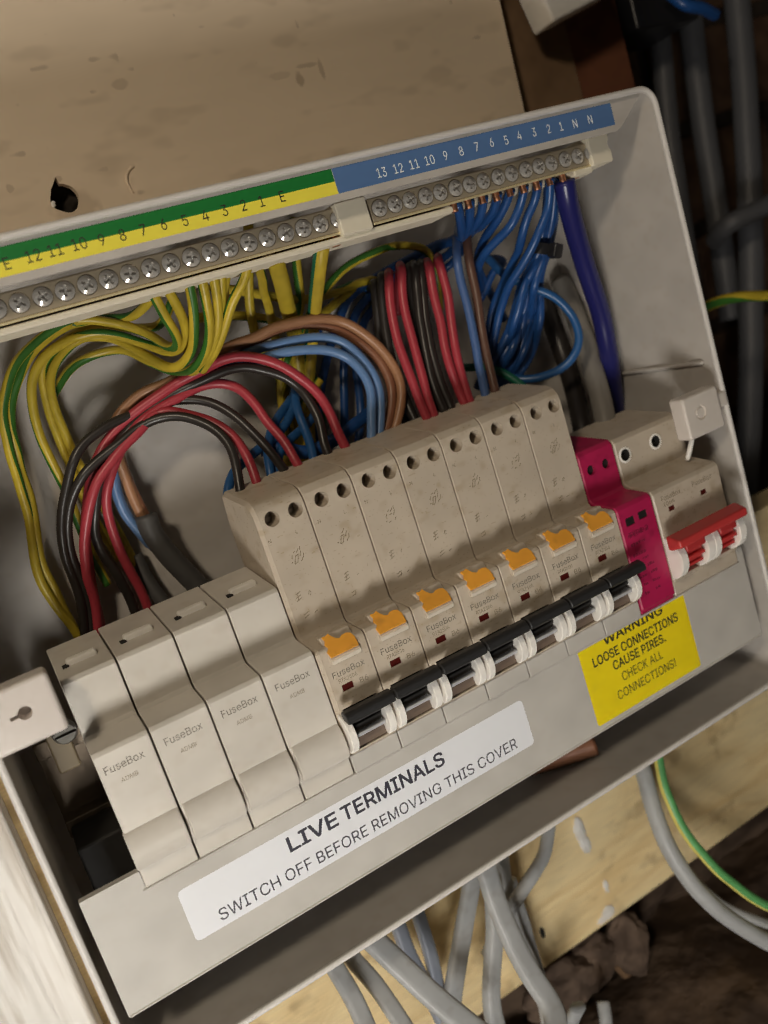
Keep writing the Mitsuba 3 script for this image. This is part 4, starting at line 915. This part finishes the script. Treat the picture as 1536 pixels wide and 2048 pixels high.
wire('earth_wire', [(92.4, 62.0, 147.5), (102.1, 62.0, 142.2), (121.0, 66.0, 135.1), (132.8, 68.0, 130.3), (146.9, 71.0, 129.1), (167.2, 74.0, 130.4), (189.0, 77.0, 125.3)],
     1.75, 'wire_earth', 'dim yellow and green wire deep behind the right half of the earth bar', group='dim yellow wires deep behind the earth bar', u0=0.2, twist=0.004)
wire('earth_wire', [(88.1, 64.0, 134.4), (98.1, 66.0, 133.7), (117.4, 70.0, 127.1), (129.2, 72.0, 122.1), (144.2, 74.0, 124.2), (159.9, 75.0, 128.3), (182.2, 77.0, 127.1)],
     1.75, 'wire_earth', 'dim yellow and green wire deep behind the right half of the earth bar', group='dim yellow wires deep behind the earth bar', u0=0.6, twist=0.004)
wire('earth_wire', [(131.1, 46.0, 156.1), (132.4, 60.0, 142.4), (132.8, 68.0, 130.3), (126.4, 70.0, 116.6), (129.2, 72.0, 103.9), (129.4, 75.0, 85.4), (123.3, 76.0, 64.2)],
     1.75, 'wire_earth', 'dim yellow and green wire deep behind the right half of the earth bar', group='dim yellow wires deep behind the earth bar', u0=0.6, twist=0.004)
wire('earth_wire', [(113.8, 44.0, 159.5), (114.0, 56.0, 148.1), (111.2, 66.0, 128.2), (111.6, 70.0, 117.0), (116.8, 74.0, 103.9), (113.3, 76.0, 67.9)],
     1.75, 'wire_earth', 'dim yellow and green wire deep behind the right half of the earth bar', group='dim yellow wires deep behind the earth bar', u0=0.3, twist=0.004)
wire('earth_wire', [(129.5, 66.0, 99.2), (117.1, 66.0, 89.1), (116.2, 62.0, 79.1), (115.3, 58.0, 69.3)],
     1.62, 'wire_earth', 'yellow wire glimpsed behind the black wire of the second breaker', u0=0.6, twist=0.004)
wire('blue_wire', [(74.7, 47.0, 71.8), (75.7, 47.0, 73.7), (80.0, 50.0, 78.6), (89.4, 54.0, 82.1), (101.5, 58.0, 85.5), (113.6, 62.0, 92.2), (119.9, 66.0, 99.2), (125.4, 70.0, 104.9)],
     1.75, 'wire_blue_bright', 'blue wire reaching the left corner of the first breaker from behind')
wire('blue_wire', [(92.2, 48.0, 71.9), (94.1, 50.0, 77.9), (96.6, 54.0, 83.8), (103.8, 60.0, 89.2), (115.1, 66.0, 95.7), (123.1, 70.0, 101.5)],
     1.7, 'wire_blue_bright', 'blue wire crossing behind the arcs into the first breakers', group='blue wires behind the first breakers')
wire('blue_wire', [(94.4, 50.0, 71.1), (100.9, 54.0, 80.3), (109.7, 58.0, 83.3), (118.8, 62.0, 86.3), (130.5, 70.0, 91.0)],
     1.7, 'wire_blue_bright', 'blue wire crossing behind the arcs into the first breakers', group='blue wires behind the first breakers')
wire('blue_wire', [(109.7, 48.0, 72.3), (111.3, 50.0, 76.7), (112.7, 54.0, 83.1), (114.1, 58.0, 91.4), (117.6, 64.0, 98.8), (124.5, 70.0, 105.2)],
     1.7, 'wire_blue_bright', 'blue wire crossing behind the arcs into the first breakers', group='blue wires behind the first breakers')
wire('blue_wire', [(95.5, 60.0, 82.3), (102.5, 58.0, 80.8), (109.8, 54.0, 76.2), (121.3, 56.0, 76.2), (131.7, 58.0, 78.2), (142.6, 62.0, 80.4), (153.4, 70.0, 83.7)],
     2.6, 'wire_blue', 'thick blue wire lying across behind the second breaker')
wire('grey_cable', [(51.1, 52.0, -101.6), (51.5, 46.0, -109.1), (52.3, 40.0, -117.0), (52.4, 34.0, -125.3), (51.2, 26.0, -134.6)],
     3.6, 'cable_grey', 'grey flat cable at the far left of the bunch below the unit', cat_='cable', rb=2.1, flat=True, wide=(1, 0.25, 0))
wire('grey_cable', [(58.8, 58.0, -106.0), (60.7, 54.0, -117.9), (63.6, 48.0, -126.6), (65.3, 42.0, -134.2), (66.4, 36.0, -141.4), (67.2, 30.0, -151.7)],
     3.5, 'cable_grey', 'second grey flat cable from the left below the unit', cat_='cable', rb=2.1, flat=True, wide=(1, 0.25, 0))
wire('grey_cable', [(63.7, 46.0, -96.0), (68.1, 38.0, -106.4), (72.7, 32.0, -116.9), (78.2, 26.0, -128.9), (85.2, 20.0, -142.2), (91.5, 14.0, -153.0)],
     4.6, 'cable_grey', 'broad grey flat cable slanting across the others to the right', cat_='cable', rb=2.5, flat=True, wide=(1, 0.25, 0))
wire('grey_cable', [(85.6, 64.0, -111.6), (84.3, 60.0, -123.1), (83.3, 56.0, -133.1), (83.8, 52.0, -144.0), (84.9, 48.0, -158.3), (84.8, 46.0, -169.3)],
     3.2, 'cable_blue_grey', 'bluish grey cable in the gap behind the broad slanting one', cat_='cable', rb=2.3, flat=True, wide=(1, 0.25, 0))
wire('grey_cable', [(95.8, 66.0, -114.0), (94.4, 62.0, -124.5), (92.6, 58.0, -135.8), (90.2, 54.0, -146.0), (87.2, 50.0, -156.3), (84.0, 48.0, -167.7)],
     2.9, 'cable_blue_grey', 'bluish dark cable right of the broad slanting one', cat_='cable', rb=2.3, flat=True, wide=(1, 0.25, 0))
wire('grey_cable', [(128.0, 62.0, -111.5), (120.6, 58.0, -120.5), (111.3, 54.0, -130.9), (101.5, 50.0, -141.6), (92.3, 46.0, -152.1), (85.6, 44.0, -163.4)],
     4.2, 'cable_grey', 'shadowed grey cable leaning left behind the front cable', cat_='cable', rb=2.4, flat=True, wide=(1, 0.25, 0))
wire('grey_cable', [(120.1, 36.0, -92.4), (117.9, 32.0, -101.0), (115.8, 28.0, -113.6), (115.0, 22.0, -127.8), (115.2, 15.0, -139.4), (115.8, 9.0, -147.2), (114.1, 4.0, -150.6), (109.4, 0.0, -152.4)],
     4.4, 'cable_grey', 'front grey flat cable with its end bending down to the right', cat_='cable', rb=2.6, flat=True, wide=(1, 0.25, 0))
wire('grey_cable', [(125.0, 50.0, -123.8), (119.7, 47.0, -136.3), (115.6, 45.0, -143.2), (109.8, 43.0, -152.5), (104.7, 41.0, -163.8), (103.5, 40.0, -177.3)],
     3.9, 'cable_grey', 'upright grey cable behind the foot of the front cable', cat_='cable', rb=2.8, flat=True, wide=(1, 0.25, 0))
wire('grey_cable', [(169.2, 58.0, -108.2), (161.5, 54.0, -115.7), (153.4, 50.0, -122.9), (141.8, 46.0, -126.2), (131.1, 46.0, -131.8), (123.2, 50.0, -140.3), (115.1, 54.0, -152.6)],
     2.9, 'cable_grey', 'round grey cable hooking back to the left behind the front cable', cat_='cable', rb=2.9)
wire('grey_cable', [(140.1, 60.0, -107.7), (136.9, 58.0, -119.3), (133.2, 56.0, -134.6), (130.8, 54.0, -150.1), (132.0, 52.0, -168.0), (131.6, 50.0, -187.6), (128.6, 48.0, -200.2)],
     3.2, 'cable_grey', 'dark grey cable deep behind the front cable', cat_='cable', rb=2.4, flat=True, wide=(1, 0.25, 0))
wire('grey_cable', [(140.2, 64.0, -135.4), (139.3, 62.0, -153.6), (137.7, 60.0, -168.7), (136.5, 58.0, -182.9), (135.8, 56.0, -197.4)],
     3.0, 'cable_grey', 'pale grey cable along the right side of the front cable', cat_='cable', rb=2.0, flat=True, wide=(1, 0.25, 0))
wire('grey_cable', [(129.3, 40.0, -202.8), (133.7, 36.0, -189.9), (137.5, 31.0, -179.8)],
     4.0, 'cable_grey', 'cut end of a grey cable pointing up near the bottom edge', cat_='cable', rb=2.6)
wire('grey_cable', [(168.0, 66.0, -221.9), (164.4, 62.0, -227.7), (160.0, 60.0, -237.5)],
     3.2, 'cable_grey', 'small stub of grey cable at the bottom edge right of the cut end', cat_='cable', rb=2.4)
wire('grey_cable', [(213.9, 50.0, -93.4), (210.1, 44.0, -109.2), (205.7, 38.0, -124.5), (203.1, 32.0, -138.4), (204.3, 26.0, -153.4), (209.1, 20.0, -168.3), (217.3, 15.0, -182.0), (226.3, 10.0, -193.7), (237.1, 6.0, -206.1)],
     3.75, 'cable_grey', 'thick round grey cable curving away at the bottom right', cat_='cable', rb=3.75)
wire('earth_cable', [(217.3, 40.0, -89.5), (213.8, 36.0, -103.2), (210.5, 32.0, -114.9), (209.7, 28.0, -127.4), (211.5, 24.0, -141.7), (216.0, 19.0, -155.0), (223.6, 15.0, -168.1), (232.1, 11.0, -179.1), (244.1, 8.0, -191.9)],
     2.15, 'wire_earth_green', 'green earth cable with a yellow edge beside the thick grey cable', cat_='cable', u0=0.27, twist=0.0)
wire('grey_cable', [(220.7, 60.0, -137.9), (217.7, 50.0, -156.6), (220.8, 40.0, -175.5), (229.8, 32.0, -192.1), (242.7, 26.0, -203.9)],
     2.2, 'cable_grey', 'thin grey cable squeezed between thick grey and green ones', cat_='cable', rb=2.2)
wire('earth_cable', [(314.0, 75.0, 70.3), (326.7, 62.0, 73.2), (336.8, 58.0, 73.7), (348.1, 56.0, 72.0), (365.3, 56.0, 67.6), (385.4, 56.0, 61.2)],
     2.6, 'wire_earth', 'yellow and green earth cable leaving the right side of the casing', cat_='cable', u0=0.6)
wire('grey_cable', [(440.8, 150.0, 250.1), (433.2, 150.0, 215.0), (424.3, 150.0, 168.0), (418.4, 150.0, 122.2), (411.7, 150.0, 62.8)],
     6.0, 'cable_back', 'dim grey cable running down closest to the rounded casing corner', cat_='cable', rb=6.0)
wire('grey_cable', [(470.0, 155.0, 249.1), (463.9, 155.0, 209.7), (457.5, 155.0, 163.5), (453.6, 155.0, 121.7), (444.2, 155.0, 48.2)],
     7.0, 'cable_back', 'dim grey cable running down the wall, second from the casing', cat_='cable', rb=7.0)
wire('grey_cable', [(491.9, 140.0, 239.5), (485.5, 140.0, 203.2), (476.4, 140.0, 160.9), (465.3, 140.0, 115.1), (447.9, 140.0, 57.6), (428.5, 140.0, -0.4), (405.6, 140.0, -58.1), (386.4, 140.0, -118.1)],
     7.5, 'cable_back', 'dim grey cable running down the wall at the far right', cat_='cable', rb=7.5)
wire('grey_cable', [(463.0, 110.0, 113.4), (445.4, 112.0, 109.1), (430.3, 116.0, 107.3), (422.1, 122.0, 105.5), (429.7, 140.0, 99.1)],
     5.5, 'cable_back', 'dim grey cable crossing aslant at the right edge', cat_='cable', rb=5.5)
wire('blue_wire', [(390.7, 100.0, 227.5), (396.4, 95.0, 217.3), (406.4, 95.0, 214.8), (421.8, 100.0, 211.2)],
     3.0, 'wire_blue', 'short blue wire among dark cables at the top right')
# black tie round the blue bundle
k = np.array((223.5, 36.0, 118.2))
ring = m3.Manifold.cylinder(4.2, 6.6, 6.6, 28) - m3.Manifold.cylinder(6, 5.4, 5.4, 28).translate([0, 0, -1])
ring = ring.scale([1.0, .8, 1]) + rbox(-2.4, 2.4, -8.6, -4.6, -.8, 4.6, .6, 8)
CT = add('black_tie', ring.rotate([14, 20, 15]).translate(k.tolist()), 'cable_tie', 30)
tag(CT, 'black cable tie round the blue wires below the neutral bar', 'cable tie')
# junction box at the top right
jb = rbox(0, 40, 0, 15, 0, 40, 1.5, 12)
k = np.array((286.3, 66.0, 211.2))
add('junction_box', jb.rotate([0, -13, 0]).translate((k + [-1, 0, 0]).tolist()), 'guard_white', 30)
tag('junction_box', 'corner of a white box at the top right of the painted board', 'box')
k = np.array((377.2, 110.0, 216.1))
add('dark_box', rbox(k[0], k[0] + 46, k[1], k[1] + 40, k[2] - 2, k[2] + 60, 2, 10), 'cable_tie', 30)
tag('dark_box', 'dark box at the top right where the grey cables start', 'box')
# stub of red brown cable lying in the bottom of the casing
m, uv = tube([(149, 34, -70.5), (160, 30, -71.0), (176, 23, -71.0)], 5.2, sides=14)
add('cable_stub', m, 'wire_brown', True)
tag('cable_stub', 'thick red brown cable stub in the bottom of the casing', 'cable')
